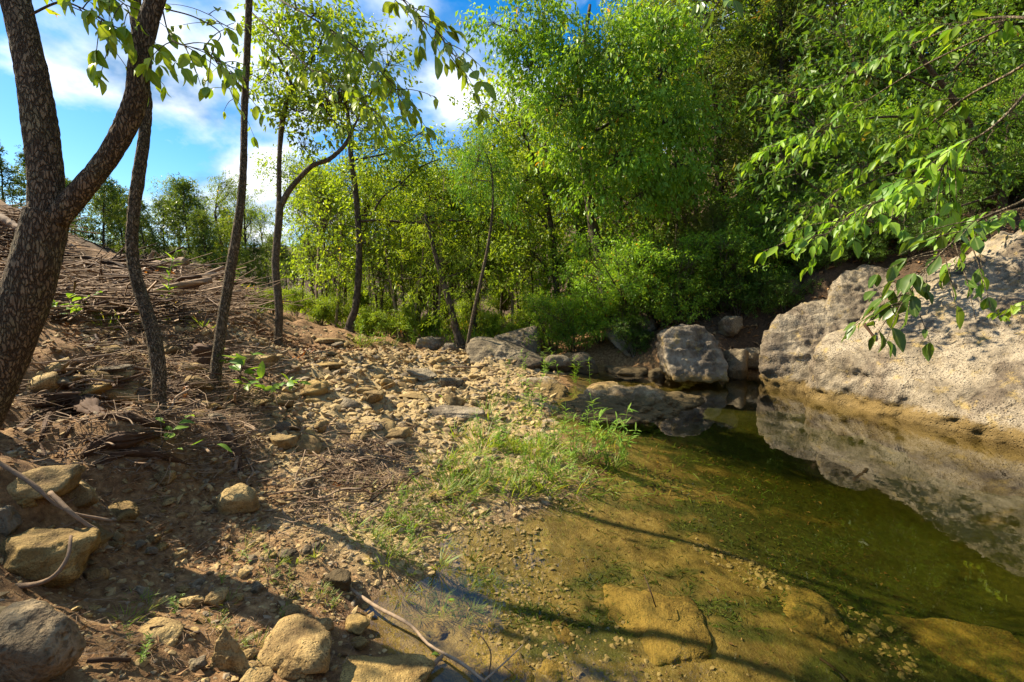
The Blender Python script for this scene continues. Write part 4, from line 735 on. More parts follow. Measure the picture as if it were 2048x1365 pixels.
row('far', 9, 3, 'distant_tree', 'hazy tree of the distant wood beyond the gravel bar, %s from the left', 'tree', 'distant trees beyond the gravel bar',
    [(590, 38, 4), (615, 46, 4.5), (640, 40, 4.5), (670, 48, 5.5), (700, 38, 5.5), (740, 45, 7), (780, 36, 7), (820, 46, 9), (860, 36, 8), (900, 44, 9), (950, 36, 11), (1000, 42, 13), (1050, 34, 12), (1100, 40, 14), (1160, 34, 13), (1220, 38, 14), (560, 48, 4.5), (480, 42, 4), (400, 38, 4), (300, 40, 4), (1300, 36, 13)])
# a tree just left of the picture that shades the near bank
plant('broad', 8, 1, 'bank_tree', 'leafy tree just beyond the left edge that shades the near bank', 'tree', None, (-4.7, 2.35, h1(-4.7, 2.35) - .05), 2.7)

# bare pale poles standing in the thicket
def poles():
    for i, (px, d, h_, lean) in enumerate(sorted([(632, 12.6, 3.2, .05), (650, 14, 4.4, -.04), (668, 12.9, 2.6, .12), (676, 15, 4.8, .02), (745, 13.4, 3.6, -.05), (762, 14.8, 5.0, .03), (800, 12.6, 3.0, -.14), (812, 12.8, 3.2, -.02), (828, 12.6, 2.8, .1), (842, 14.5, 5.6, -.03), (872, 13.6, 4.4, .06), (600, 14.5, 2.6, .1), (905, 15.6, 5.5, -.02), (1020, 14.5, 4.2, .05), (1075, 13.6, 3.2, -.08)])):
        g = gpos(px, d); r = np.random.default_rng(i); t = thing('bare_sapling', 'bare pale sapling pole in the middle thicket, %s from the left' % ORD[i], 'sapling', g, 'bare poles in the thicket')
        p = np.array([[lean * k * h_ + r.normal() * .03, r.normal() * .05, k * h_ - (.1 if k == 0 else 0)] for k in (0, .35, .7, 1)]); V, Q, T, a = bark_tube(p, np.array([.035, .027, .018, .006]) * r.uniform(.8, 1.3), 18, 6, 0, 1)
        me = make_mesh('stem', V, [Q, T], M['dead' if i % 2 else 'bark_s'], True, {'v': np.full(len(V), .8)}); obj('stem', me, t)
        S = catmull(p, 20); n = 7; k = r.integers(6, 19, n); A = S[k]; B = A + np.stack([r.normal(size=n) * .3, r.normal(size=n) * .3, r.uniform(.15, .5, n)], 1); V, Q = twigs(A, (A + B) / 2 + r.normal(size=(n, 3)) * .05, B, .008, .003, 4, 4)
        obj('twigs', make_mesh('twigs', V, Q, M['dead'], True, {'v': np.full(len(V), .6)}), t)['kind'] = 'stuff'
poles()
def woodland_grass():
    mb = MB(); n = 9000; r = np.sqrt(rng.uniform(11.8 ** 2, 22 ** 2, n)); a = np.radians(rng.uniform(-30, 14, n)); x, y = np.sin(a) * r, np.cos(a) * r; z = H(x, y)
    k = (fbm(np.stack([x, y, 0 * x], 1) * .7, 3, 61) > -.25) & ((x > -4.6 + .1 * (y - 11)) | (y > 14)); p = np.column_stack([x, y, z - .01])[k]; n = len(p); tip = rng.normal(size=(n, 3)) * .45 + (0, 0, 1)
    V, T, at = leaves(p, tip, rng.normal(size=(n, 3)), rng.uniform(.08, .34, n), rng.uniform(.02, .06, n), .2); mb.add(V, T=T, a=at)
    tag(obj('woodland_grass', mb.mesh('woodland_grass', M['leaf_m'], False)), 'tall grass and low greenery on the thicket floor', 'undergrowth', kind='stuff')
woodland_grass()
# ---------------------------------------------------------------- rotten stump, roots, logs, sticks
def stick(name, label, pts, r0, r1, mat='dead', cat='stick', group=None, n=18, sides=7, v=0.35, gnarl=0.3):
    p = np.array(pts, float); V, Q, T, co_ = tube(p, np.linspace(r0, r1, len(p)), n, sides); k = n * sides
    c = V[:k].reshape(n, sides, 3).mean(1); o = V[:k] - np.repeat(c, sides, 0); V[:k] += o * (gnarl * fbm(V[:k] * 14, 3, int(r0 * 1e5) % 97))[:, None]
    b = p.mean(0); me = make_mesh(name, V - b, [Q, T], M[mat], True, {'v': np.full(len(V), v)})
    return tag(obj(name, me, loc=b), label, cat, group)
def gp(px, py, up=0.0): return hit(px, py) + (0, 0, up)
def build_stump():
    b = gp(180, 905); t = thing('rotten_stump', 'rotten reddish stump and root mass hollowed out of the cut bank', 'stump', b)
    def part(name, pts, r, mat='red_dead', n=70, sides=40, amp=.5, seed=1):
        V, Q, T, co_ = tube(pts, r, n, sides); k = n * sides; c = V[:k].reshape(n, sides, 3).mean(1); o = V[:k] - np.repeat(c, sides, 0)
        a = co_[:, 1]; g = np.abs(np.sin(a * 5 + 2 * fbm(V[:k] * 6, 2, seed))) - .5
        fib = fbm(np.stack([np.cos(a) * 6, np.sin(a) * 6, co_[:, 0] * 5], 1), 3, seed + 2)
        V[:k] += o * (amp * fbm(V[:k] * 11, 4, seed) + 0.2 * g + 0.32 * fib)[:, None]; V[:k, 2] = c.repeat(sides, 0)[:, 2] + (V[:k, 2] - c.repeat(sides, 0)[:, 2]) * .7
        obj(name, make_mesh(name, V - b, [Q, T], M[mat], True, {'v': np.full(len(V), .45)}), t)
    part('log_end', [gp(70, 822, .01), gp(115, 812, .025), gp(165, 818, .025), gp(212, 838, 0)], [.02, .06, .065, .02], seed=3)
    part('root', [gp(150, 830), gp(140, 855), gp(130, 890), gp(132, 925)], [.010, .007, .005, .003], seed=5, amp=.3)
    part('root', [gp(100, 825), gp(90, 855), gp(82, 890), gp(95, 920)], [.012, .010, .007, .003], seed=6)
    part('decayed_log', [gp(165, 915), gp(215, 900, .02), gp(270, 886, .02), gp(325, 868, .01)], [.02, .05, .045, .02], seed=8)
    part('decayed_log', [gp(190, 938), gp(240, 920, .01), gp(300, 912, .01), gp(380, 934)], [.01, .03, .028, .01], seed=9)
    part('root', [gp(215, 832), gp(260, 845, .01), gp(300, 852, .01), gp(345, 860)], [.02, .035, .025, .01], seed=10)
    part('root', [gp(110, 820), gp(60, 842), gp(20, 880)], [.02, .02, .01], seed=12)
    part('splinter', [gp(430, 860), gp(455, 890, .01), gp(475, 930, .01), gp(485, 960)], [.012, .035, .03, .008], seed=13)
    s = gp(408, 735); t2 = thing('small_stump', 'small brown broken stump between the two middle trunks', 'stump', s)
    V, Q, T, co_ = tube([s + (0, 0, -.1), s + (0, 0, .1), s + (.01, 0, .2)], [.13, .10, .085], 24, 24); V = relief(V, .02, 7, 4); obj('wood', make_mesh('wood', V - s, [Q, T], M['red_dead'], True, {'v': np.full(len(V), .5)}), t2)
build_stump()
def build_sticks():
    S = lambda lab, pts, a, b, mat='dead', up=0.02: stick('stick', lab, [gp(x, y, up + (q[0] if q else 0)) for x, y, *q in pts], a, b, mat)
    stick('stick', 'long bare stick slanting across the stones at the left edge', [P(-15, 918, 1.95), P(60, 965, 1.95), P(130, 1020, 1.95), P(225, 1042, 2.0)], .009, .005, v=.25)
    stick('stick', 'short bare stick lying under the long slanting one', [P(100, 985, 1.95), P(145, 1028, 1.92), P(195, 1064, 1.95)], .010, .008)
    stick('curved_root', 'curved root hooping around the pitted boulder', [P(-20, 1166, 1.72), P(50, 1172, 1.7), P(105, 1155, 1.7), P(135, 1115, 1.74), P(142, 1072, 1.8)], .010, .006, v=.2)
    stick('stick', 'grey stick running from the shore into the shallows', [PZ(700, 1178, .05), PZ(755, 1215, .035), PZ(820, 1250, .02), PZ(858, 1290, .01), PZ(920, 1325, .02), PZ(968, 1362, .03)], .009, .005, v=.9)
    stick('stick', 'thick wet stick end leaving the bottom edge beside the flat slab', [PZ(885, 1312, .03), PZ(855, 1342, .02), PZ(815, 1385, .01)], .009, .011)
    stick('stick', 'thin pale twig forking up from the grey stick tip', [PZ(968, 1362, .03), PZ(1010, 1325, .04), PZ(1046, 1290, .05)], .004, .002, v=1)
    stick('stick', 'thin orange twig curving over the sunken slab', [PZ(976, 1358, .02), PZ(982, 1310, .06), PZ(968, 1280, .08), PZ(950, 1264, .08)], .003, .002, 'red_dead', v=1)
    stick('stick', 'thin dark twig poking out of the water mid pool', [PZ(1312, 1215, -.05), PZ(1300, 1180, 0.02), PZ(1288, 1150, .05)], .004, .002, 'red_dead', v=0)
    stick('stick', 'dark waterlogged stick on the stream bed at the bottom', [PZ(1640, 1318, -.2), PZ(1665, 1335, -.2), PZ(1695, 1362, -.2)], .008, .006, 'red_dead', v=0)
    stick('dead_branch', 'dead branch lying down the face of the pale slab', [P(1728, 648, 6.62), P(1748, 675, 6.5), P(1762, 700, 6.42), P(1778, 722, 6.34)], .022, .010, 'red_dead', v=.4)
    S('dark stick lying on the weedy bank near the cream stone', [(845, 930), (880, 938), (915, 944)], .012, .008, 'red_dead')
    S('pale broken stick in the twig tangle', [(748, 890), (765, 905), (785, 918)], .022, .016)
    S('long brown stick across the twig tangle', [(690, 948), (730, 930), (775, 915)], .010, .007, 'red_dead')
    S('grey stick lying on the litter below the small stump', [(448, 850), (462, 880), (474, 915), (470, 955)], .02, .012)
    S('thin pale stick on the upper gravel', [(860, 735), (900, 738), (960, 742), (985, 741)], .016, .010)
    S('brown stick right of the slim forked tree', [(565, 752), (590, 745), (620, 738)], .02, .012)
    S('long fallen stick below the middle trunks', [(330, 790), (400, 800), (470, 812), (530, 815)], .018, .008, 'red_dead')
    S('short brown stick in the dark dirt at bottom left', [(175, 1338), (215, 1334), (262, 1332)], .008, .007, 'red_dead')
    S('thin curved twig beside the flat shaded slab', [(300, 1268), (350, 1264), (400, 1278)], .004, .003, 'red_dead')
    # branches of the brush pile: 12 shapes shared
    shp = []
    for i in range(12):
        r = np.random.default_rng(60 + i); n = 5; x = np.linspace(-.5, .5, n); p = np.stack([x, r.normal(size=n) * .045, r.normal(size=n) * .035], 1); V, Q, T, co_ = tube(p, np.linspace(.017, .006, n) * r.uniform(.6, 1.3), 14, 6)
        mb = MB(); mb.add(V, Q, T, np.full(len(V), r.random()))
        for q in range(r.integers(0, 3)):
            a = p[r.integers(1, 4)]; e = a + np.array([.25, r.normal() * .18, r.normal() * .14]); V, Q, T, co_ = tube([a, (a + e) / 2 + r.normal(size=3) * .02, e], [.007, .005, .002], 8, 5); mb.add(V, Q, T, np.full(len(V), .5))
        shp.append(mb.mesh('fallen_branch', M['dead' if i % 3 else 'red_dead']))
    def scatter(n, boxes, label, group, smin, smax, lift, name='fallen_branch', where=None):
        px = []; py = []
        for k in range(n):
            x0, y0, x1, y1 = boxes[k % len(boxes)]; px.append(random.uniform(x0, x1)); py.append(random.uniform(y0, y1))
        q, ok = hits(px, py)
        for k in range(n):
            o = obj(name, shp[k % 12], loc=q[k] + (0, 0, random.random() ** 2 * lift + .015)); s = random.uniform(smin, smax); o.scale = (s, s * random.uniform(.7, 1.1), s * random.uniform(.7, 1.1)); o.rotation_euler = (random.uniform(-.6, .6), random.gauss(0, .16), random.gauss(.3, 1.1) + (3.14 if k % 2 else 0)); tag(o, label % (('long ' if s > .6 * smax else 'short ' if s < .45 * smax + .2 * smin else '') + ('grey-brown' if k % 3 else 'dark brown'), where[k % len(boxes)]), 'branch', group)
    scatter(150, [(140, 535, 300, 600), (290, 525, 440, 590), (400, 540, 520, 620), (160, 560, 420, 620)], '%s fallen branch in the brush pile, %s', 'branches of the brush pile', .7, 2.0, .2, where=['left end beside the big trunk', 'at its crest behind the crooked tree', 'right end behind the straight tree', 'on its lower apron'])
    scatter(45, [(0, 440, 40, 560), (0, 480, 30, 600)], '%s fallen branch on the steep bank at the left edge, %s', 'branches on the left bank', .6, 1.6, .15, where=['high up', 'lower down'])
    scatter(90, [(150, 640, 420, 800), (330, 700, 560, 860), (60, 720, 300, 800)], '%s broken stick in the leaf litter %s', 'sticks in the leaf litter', .25, .7, .02, 'broken_stick', ['upslope of the crooked tree', 'around the straight slender tree', 'beside the big trunk'])
    scatter(70, [(620, 850, 830, 1010), (560, 940, 720, 1060), (650, 900, 800, 960)], '%s thin twig of the tangle on the near gravel, %s', 'twigs of the tangle', .2, .55, .05, 'broken_stick', ['right side', 'lower left side', 'in its middle'])
    scatter(60, [(50, 780, 240, 900), (180, 840, 400, 930), (380, 840, 520, 960)], '%s stick of the debris %s', 'debris around the rotten stump', .12, .45, .06, 'broken_stick', ['on the rotten stump', 'over the decayed logs', 'below the straight slender tree'])
    for lab, a, b_, c, r in [('thick sawn log end sticking out of the brush pile top', (300, 538, 9.2), (340, 527, 9.3), (372, 524, 9.2), .11), ('grey log lying on the brush pile below the sawn one', (300, 556, 8.9), (335, 548, 9.0), (365, 545, 9.0), .07), ('bent bare limb rising from the brush pile', (195, 540, 8.6), (225, 520, 8.7), (250, 512, 8.7), .05), ('thin upright stub in the brush pile', (292, 540, 9.0), (300, 518, 9.1), (307, 503, 9.1), .045), ('heavy dark log half buried on the slope', (240, 592, 7.4), (275, 596, 7.4), (330, 590, 7.5), .12), ('thick limb at the right end of the brush pile', (370, 580, 8.6), (395, 568, 8.7), (420, 553, 8.8), .06), ('pale limb leaning behind the big trunk', (-10, 430, 7.4), (20, 447, 7.3), (45, 462, 7.2), .07)]:
        stick('log', lab, [P(*a), P(*b_), P(*c)], r, r * .7, 'dead', 'log', n=24, sides=12, gnarl=.25)
build_sticks()

# ---------------------------------------------------------------- loose stones, gravel, litter
GM = lambda q: ground_masks(q)
def build_gravel():
    shp = []
    for i in range(10):
        V, Fc = rand_stone(700 + i, 3, 26, .08); V = V * (1, .8, .55 + .03 * i); V = relief(V, .03, 3, i); shp.append({m: make_mesh('loose_stone', V, Fc, M[m], True, {'v': np.full(len(V), .2 + .07 * i)}) for m in ('tan_rock', 'ochre_rock', 'grey_rock')})
    def loose(n, boxes, label, group, smin, smax, mats, where):
        px = []; py = []
        for k in range(n):
            x0, y0, x1, y1 = boxes[k % len(boxes)]; px.append(random.uniform(x0, x1)); py.append(random.uniform(y0, y1))
        q, ok = hits(px, py)
        for k in range(n):
            s = smin + (smax - smin) * random.random() ** 2.2; o = obj('loose_stone', shp[k % 10][mats[k % len(mats)]], loc=q[k] + (0, 0, s * .06)); o.scale = (s, s * random.uniform(.7, 1.1), s * random.uniform(.5, 1)); o.rotation_euler = (random.gauss(0, .3), random.gauss(0, .3), random.random() * 6.28); tag(o, label % (('large ' if s > smin + .5 * (smax - smin) else 'small ' if s < smin + .12 * (smax - smin) else 'medium ') + {'tan_rock': 'tan', 'ochre_rock': 'ochre', 'grey_rock': 'grey'}[mats[k % len(mats)]], where[k % len(boxes)]), 'stone', group)
    T, O, G = 'tan_rock', 'ochre_rock', 'grey_rock'
    loose(110, [(680, 730, 1000, 850), (560, 770, 820, 900), (740, 720, 980, 780), (620, 690, 900, 740)], '%s loose stone on the sunlit gravel bar, %s', 'stones of the gravel bar', .04, .15, (T, T, G, T, O), ['toward the weeds', 'near the twig tangle', 'along its crest', 'at its far end'])
    loose(80, [(200, 950, 520, 1120), (120, 1050, 460, 1300), (300, 930, 520, 1040)], '%s stone in the shaded near dirt, %s', 'stones of the shaded bank', .014, .05, (O, T, O, G, T), ['below the rotten stump', 'near the left edge boulders', 'on the pebbly slope under the litter'])
    loose(60, [(420, 1080, 720, 1340), (560, 1180, 760, 1365), (480, 1060, 640, 1180)], '%s sunlit stone on the damp lower bank, %s', 'stones of the damp bank', .014, .045, (T, T, O, G), ['above the chunky stone', 'beside the shallows', 'near the long shadow'])
    loose(60, [(150, 660, 420, 780), (80, 740, 300, 800), (350, 740, 560, 840)], '%s stone in the litter %s', 'stones between the trunks', .04, .13, (T, G, T, T, O), ['upslope of the crooked tree', 'beside the big trunk', 'around the straight slender tree'])
    # gravel too small to count
    pl = []
    for i in range(24):
        r = np.random.default_rng(i); V, Fc = ico(1); pl.append(V * r.uniform(.62, 1.15, (12, 1)) * (1, .85, .6))
    Fc = ico(1)[1]
    def grains(xy, size, vlo, vhi, sink=-.05):
        n = len(xy); z = H(xy[:, 0], xy[:, 1]); a = rng.random(n) * 6.283; ca, sa = np.cos(a)[:, None], np.sin(a)[:, None]
        V = np.stack(pl)[rng.integers(0, 24, n)] * size[:, None, None] * rng.uniform(.75, 1.2, (n, 1, 3)); V = np.stack([V[..., 0] * ca - V[..., 1] * sa, V[..., 0] * sa + V[..., 1] * ca, V[..., 2] + rng.normal(size=(n, 1)) * .4 * V[..., 0]], 2)
        V += np.column_stack([xy, z + size * sink])[:, None]; return V.reshape(-1, 3), (Fc[None] + (np.arange(n) * 12)[:, None, None]).reshape(-1, 3), np.repeat(rng.uniform(vlo, vhi, n), 12)
    mb = MB()
    def zone(n, rmin, rmax, a0, a1, fn, lo, hi, vlo=0, vhi=1, sink=-.05, pw=3.6):
        r = np.sqrt(rng.uniform(rmin ** 1.4, rmax ** 1.4, n) ** (2 / 1.4)); a = np.radians(rng.uniform(a0, a1, n)); xy = np.stack([np.sin(a) * r, np.cos(a) * r], 1); g = ground_masks(np.column_stack([xy, H(xy[:, 0], xy[:, 1])]))
        k = rng.random(n) < fn(g, xy, H(xy[:, 0], xy[:, 1])); xy = xy[k]; r = r[k]; n = len(xy); size = (lo + (hi - lo) * rng.random(n) ** pw) * np.clip(r / 3.2, .65, 1.9); V, T, a = grains(xy, size, vlo, vhi, sink); mb.add(V, T=T, a=a)
    zone(34000, 1.6, 11.5, -42, 6, lambda g, q, z: np.where(z > .0, g['gravel'] * 1.0 + .12, 0), .006, .045)
    zone(16000, 1.25, 4.2, -50, -4, lambda g, q, z: np.where((z > .0) & (z < .55), .5 + .5 * vn(np.column_stack([q * 2.3, z]), 5), 0), .004, .03)
    zone(9000, 3.0, 8, -48, -22, lambda g, q, z: np.where(z > .5, .5 + .7 * vn(np.column_stack([q * 1.5, z]), 6), 0), .006, .035, 0, .7)
    zone(15000, 1.3, 3.4, -12, 42, lambda g, q, z: np.where((z < .02) & (z > -.4), np.clip(.25 + 1.1 * vn(np.column_stack([q * 2.0, z * 0]), 8), 0, 1), 0), .004, .03, .45, .85)
    tag(obj('gravel', mb.mesh('gravel', M['pebble'], False)), 'angular tan limestone gravel covering the bar and bank', 'gravel', kind='stuff')
    # leaf litter
    mb = MB()
    def flakes(n, rmin, rmax, a0, a1, fn, lo, hi):
        r = np.sqrt(rng.uniform(rmin ** 1.4, rmax ** 1.4, n) ** (2 / 1.4)); a = np.radians(rng.uniform(a0, a1, n)); xy = np.stack([np.sin(a) * r, np.cos(a) * r], 1); z = H(xy[:, 0], xy[:, 1]); g = ground_masks(np.column_stack([xy, z])); k = rng.random(n) < fn(g, xy, z); p = np.column_stack([xy, z + .006])[k]; m = len(p)
        an = rng.random(m) * 6.283; tip = np.stack([np.cos(an), np.sin(an), rng.normal(size=m) * .35], 1); nr = rng.normal(size=(m, 3)) * .45 + (0, 0, 1); s = rng.uniform(lo, hi, m) * np.clip(r[k] / 4, .7, 2.2)
        V, T, at = leaves(p, tip, nr, s, s * rng.uniform(.25, .6, m), .5); mb.add(V, T=T, a=at)
    flakes(30000, 1.4, 10, -56, -2, lambda g, q, z: np.where(z > .03, (1 - .93 * g['gravel']) * np.clip(.55 + .8 * vn(np.column_stack([q * 1.6, z]), 2), .06, 1), 0), .025, .06)
    flakes(16000, 7.5, 22, -10, 62, lambda g, q, z: np.where(z > .1, g['forest'], 0), .04, .07)
    flakes(4000, 1.3, 6, -12, 42, lambda g, q, z: np.where((z < -.03) & (z > -.5), .5, 0), .012, .04)
    tag(obj('leaf_litter', mb.mesh('leaf_litter', M['litter'], False)), 'dry brown leaf litter strewn over the soil', 'litter', kind='stuff')
    # fine twigs
    def fine(boxes, n, l0, l1, r, lift):
        px = []; py = []
        for k in range(n):
            x0, y0, x1, y1 = boxes[k % len(boxes)]; px.append(random.uniform(x0, x1)); py.append(random.uniform(y0, y1))
        q, ok = hits(px, py, n=90); q = q[ok]; n = len(q); dd = np.linalg.norm(q[:, :2], axis=1)
        an = rng.normal(.3, 1.5, n); L = (l0 + (l1 - l0) * rng.random(n) ** 2) * np.clip(dd / 5, .5, 1.6); dv = np.stack([np.cos(an), np.sin(an), rng.normal(size=n) * .14], 1) * L[:, None] / 2; c = q + np.array([0, 0, 1]) * (rng.random(n) ** 2 * lift + .008)[:, None]
        V, Q = twigs(c - dv, c + rng.normal(size=(n, 3)) * L[:, None] * np.array([.24, .24, .1]), c + dv, r * rng.uniform(.4, 1.5, n) * np.clip(dd / 5, .5, 1.7), r * .4 * np.clip(dd / 5, .5, 1.7), 3, 3); return V, Q, np.repeat(rng.random(n), 12)
    mb = MB()
    for bx, n, l0, l1, r, lift in [([(130, 525, 420, 640), (280, 520, 540, 620), (180, 560, 400, 640)], 1500, .25, 1.7, .007, .14), ([(0, 430, 60, 640)], 600, .4, 1.3, .008, .15), ([(130, 630, 560, 820), (300, 690, 520, 850)], 1000, .08, .7, .0045, .03), ([(40, 770, 360, 940), (360, 830, 520, 960)], 700, .06, .4, .004, .07), ([(580, 850, 860, 1060), (650, 880, 820, 980)], 900, .1, .5, .004, .06), ([(120, 930, 700, 1340)], 800, .06, .3, .003, .015), ([(860, 900, 1180, 1040)], 300, .08, .35, .003, .03)]:
        V, Q, a = fine(bx, n, l0, l1, r, lift); mb.add(V, Q, a=a)
    tag(obj('twig_litter', mb.mesh('twig_litter', M['dead'], True)), 'fine dead twigs strewn over the brush pile and bank', 'twigs', kind='stuff')
build_gravel()

# ---------------------------------------------------------------- grasses, weeds, saplings
def blades(n, h, spread, w, r, lean=.5):
    an = r.random(n) * 6.283; rad = spread * np.sqrt(r.random(n)); p = np.stack([np.cos(an) * rad, np.sin(an) * rad, np.zeros(n) - .01], 1); tip = np.stack([np.cos(an) * lean, np.sin(an) * lean, np.ones(n)], 1) + r.normal(size=(n, 3)) * .28
    nr = np.stack([-np.cos(an), -np.sin(an), np.full(n, .3)], 1); return leaves(p, tip, nr, h * r.uniform(.5, 1.15, n), w, .2, True, r.random(n))
def build_plants():
    global rng
    gm = []
    for i in range(5):
        r = np.random.default_rng(i + 3); mb = MB(); V, T, a = blades(34, .14, .075, .0055, r, .95); mb.add(V, T=T, a=a); gm.append(mb.mesh('grass_tuft', M['grass'], False))
    wm = []
    for i in range(5):
        r = np.random.default_rng(i + 30); ms, ml = MB(), MB(); keep = rng; rng = r
        for s in range(r.integers(1, 4)):
            hh = r.uniform(.6, 1.0); le = r.normal(size=2) * .14; pts = np.array([[r.normal() * .04, r.normal() * .04, -.02], [le[0] * .4, le[1] * .4, hh * .5], [le[0] * 1.2, le[1] * 1.2, hh]]); V, Q, T, c_ = tube(pts, [.007, .005, .003], 10, 5); ms.add(V, Q, T); S = catmull(pts, 40)
            n = 26; k = r.integers(4, 40, n); an = r.random(n) * 6.283; V, T, a = leaves(S[k], np.stack([np.cos(an), np.sin(an), r.uniform(.1, .9, n)], 1), np.stack([np.zeros(n), np.zeros(n), np.ones(n)], 1), r.uniform(.10, .20, n), .026, .25, True, r.random(n)); ml.add(V, T=T, a=a)
        rng = keep; wm.append((ms.mesh('stem', M['weed']), ml.mesh('foliage', M['weed'], False)))
    def tufts(n, boxes, label, group, s0, s1, zmin=-.06, where=None):
        px = []; py = []
        for k in range(n):
            x0, y0, x1, y1 = boxes[k % len(boxes)]; px.append(random.uniform(x0, x1)); py.append(random.uniform(y0, y1))
        q, ok = hits(px, py)
        for k in range(n):
            if q[k][2] < zmin: continue
            o = obj('grass_tuft', gm[k % 5], loc=q[k]); s = random.uniform(s0, s1); o.scale = (s, s, s * random.uniform(.7, 1.2)); o.rotation_euler = (random.gauss(0, .15), random.gauss(0, .15), random.random() * 6.28); tag(o, label % (('large' if s > s0 + .67 * (s1 - s0) else 'small' if s < s0 + .33 * (s1 - s0) else 'middling'), where[k % len(boxes)]), 'grass', group)
    tufts(120, [(900, 850, 1200, 980), (960, 800, 1150, 900), (860, 900, 1100, 1000), (1000, 850, 1230, 950)], '%s yellow-green grass tuft on the weedy spit, %s', 'grass tufts of the weedy spit', .7, 1.5, where=['in its middle', 'at its far end by the flat hump', 'on the side toward the twig tangle', 'along the pool edge'])
    tufts(34, [(720, 960, 860, 1060), (700, 1040, 830, 1110), (760, 1090, 880, 1150), (780, 980, 960, 1040)], '%s bright green grass tuft on the damp shore, %s', 'grass tufts of the damp shore', .5, .95, where=['just below the twig tangle', 'nearest the dry dirt', 'at the water edge', 'toward the weedy spit'])
    tufts(26, [(880, 1080, 1010, 1250), (800, 1120, 960, 1240)], '%s grass tuft standing in the shallows, %s', 'grass tufts in the shallows', .4, .7, -.1, where=['away from shore', 'close to shore'])
    tufts(24, [(240, 1180, 520, 1320), (430, 1060, 640, 1160), (560, 1180, 660, 1240)], '%s grass seedling on the near dirt %s', 'grass seedlings on the near dirt', .3, .55, where=['around the flat shaded slab', 'below the smooth pale stone', 'above the chunky stone'])
    tufts(40, [(180, 600, 420, 660), (300, 580, 520, 640), (640, 680, 800, 700), (700, 680, 900, 690)], '%s pale grass tuft on the upper slope, %s', 'grass tufts on the upper slope', .9, 1.9, where=['behind the crooked tree', 'below the brush pile', 'by the long flat tan block', 'at the forest edge'])
    def weeds(spots, label, group=None):
        for i, (px, py, h_) in enumerate(spots):
            g = hit(px, py); lab = label % ORD[i] if '%' in label else label; t = thing('weed_plant', lab, 'weed', g, group); t.rotation_euler = (random.gauss(0, .12), random.gauss(0, .12), random.random() * 6.28); t.scale = (h_,) * 3
            obj('stem', wm[i % 5][0], t); obj('foliage', wm[i % 5][1], t)
    weeds(sorted([(1240, 925, .55), (1218, 940, .5), (1195, 930, .62), (1170, 900, .5), (1190, 880, .62), (1150, 920, .5), (1130, 880, .5), (1110, 900, .4), (1085, 850, .5), (1060, 830, .55), (1010, 815, .6), (1035, 870, .4), (1000, 900, .4), (960, 880, .35), (1090, 930, .35), (1050, 940, .35), (1120, 760, .6), (1150, 770, .6), (1090, 760, .55), (1050, 745, .5), (1180, 775, .5), (1075, 790, .5), (930, 940, .28), (975, 960, .25)]), 'tall lance-leaved weed on the spit, %s from the left')
    weeds(sorted([(880, 960, .22), (905, 985, .22), (985, 985, .22), (1020, 960, .28), (1060, 975, .25), (1100, 965, .28), (1140, 950, .3), (840, 1000, .2), (800, 1020, .2), (770, 1050, .2), (820, 1090, .18), (860, 1050, .2), (950, 1010, .2), (760, 1110, .16), (1160, 965, .25), (1000, 1000, .2)]), 'low leafy weed along the damp shore of the spit, %s from the left')
    weeds(sorted([(1530, 705, .35), (1700, 690, .3), (1915, 690, .35), (1600, 775, .2), (1840, 745, .3)]), 'small weed rooted on the pale rocks, %s from the left')
    weeds(sorted([(330, 620, .9), (470, 585, .7), (430, 600, .5), (740, 690, .8), (830, 690, .8), (770, 690, .7), (720, 690, .55)]), 'leafy weed on the upper slope and gravel edge, %s from the left')
    weeds(sorted([(500, 1130, .1), (445, 1170, .09), (530, 1115, .09), (570, 1240, .08), (280, 1330, .12), (255, 1290, .1), (350, 1230, .1)]), 'tiny seedling on the near dirt, %s from the left')
    # ground-hugging grass and weed under water
    mb = MB(); px = np.concatenate([rng.uniform(880, 1240, 1300), rng.uniform(700, 900, 350), rng.uniform(1180, 1560, 500)]); py = np.concatenate([rng.uniform(790, 1010, 1300), rng.uniform(960, 1160, 350), rng.uniform(850, 1010, 500)]); q, ok = hits(px, py, n=90)
    dens = fbm(np.column_stack([q[:, :2] * 2.4, q[:, 2] * 0]), 3, 88) > -.15; q = q[ok & dens & (q[:, 2] > -.45)]; n = len(q); an = rng.random(n) * 6.283; tip = np.stack([np.cos(an), np.sin(an), rng.uniform(.1, .9, n)], 1)
    V, T, a = leaves(q, tip, rng.normal(size=(n, 3)) * .5 + (0, 0, 1), rng.uniform(.04, .13, n), .009, .2, True); mb.add(V, T=T, a=a)
    tag(obj('ground_cover', mb.mesh('ground_cover', M['grass'], False)), 'sparse creeping grass over the damp spit', 'grass', kind='stuff')
    mb = MB(); px = rng.uniform(1000, 1700, 6500); py = rng.uniform(860, 1260, 6500); q, ok = hits(px, py, n=90); al = ground_masks(q)['algae']; q = q[ok & (q[:, 2] < -.05) & (rng.random(len(q)) < al * .8 + .06)]; n = len(q); an = rng.random(n) * 6.283; tip = np.stack([np.cos(an), np.sin(an), rng.uniform(.1, .9, n)], 1)
    V, T, a = leaves(q, tip, rng.normal(size=(n, 3)) * .5 + (0, 0, 1), np.minimum(rng.uniform(.02, .065, n), -q[:, 2] * .7), .007, .2); mb.add(V, T=T, a=a)
    tag(obj('pond_weed', mb.mesh('pond_weed', M['cedar'], False)), 'dark green pond weed under the water', 'pond weed', kind='stuff')
build_plants()

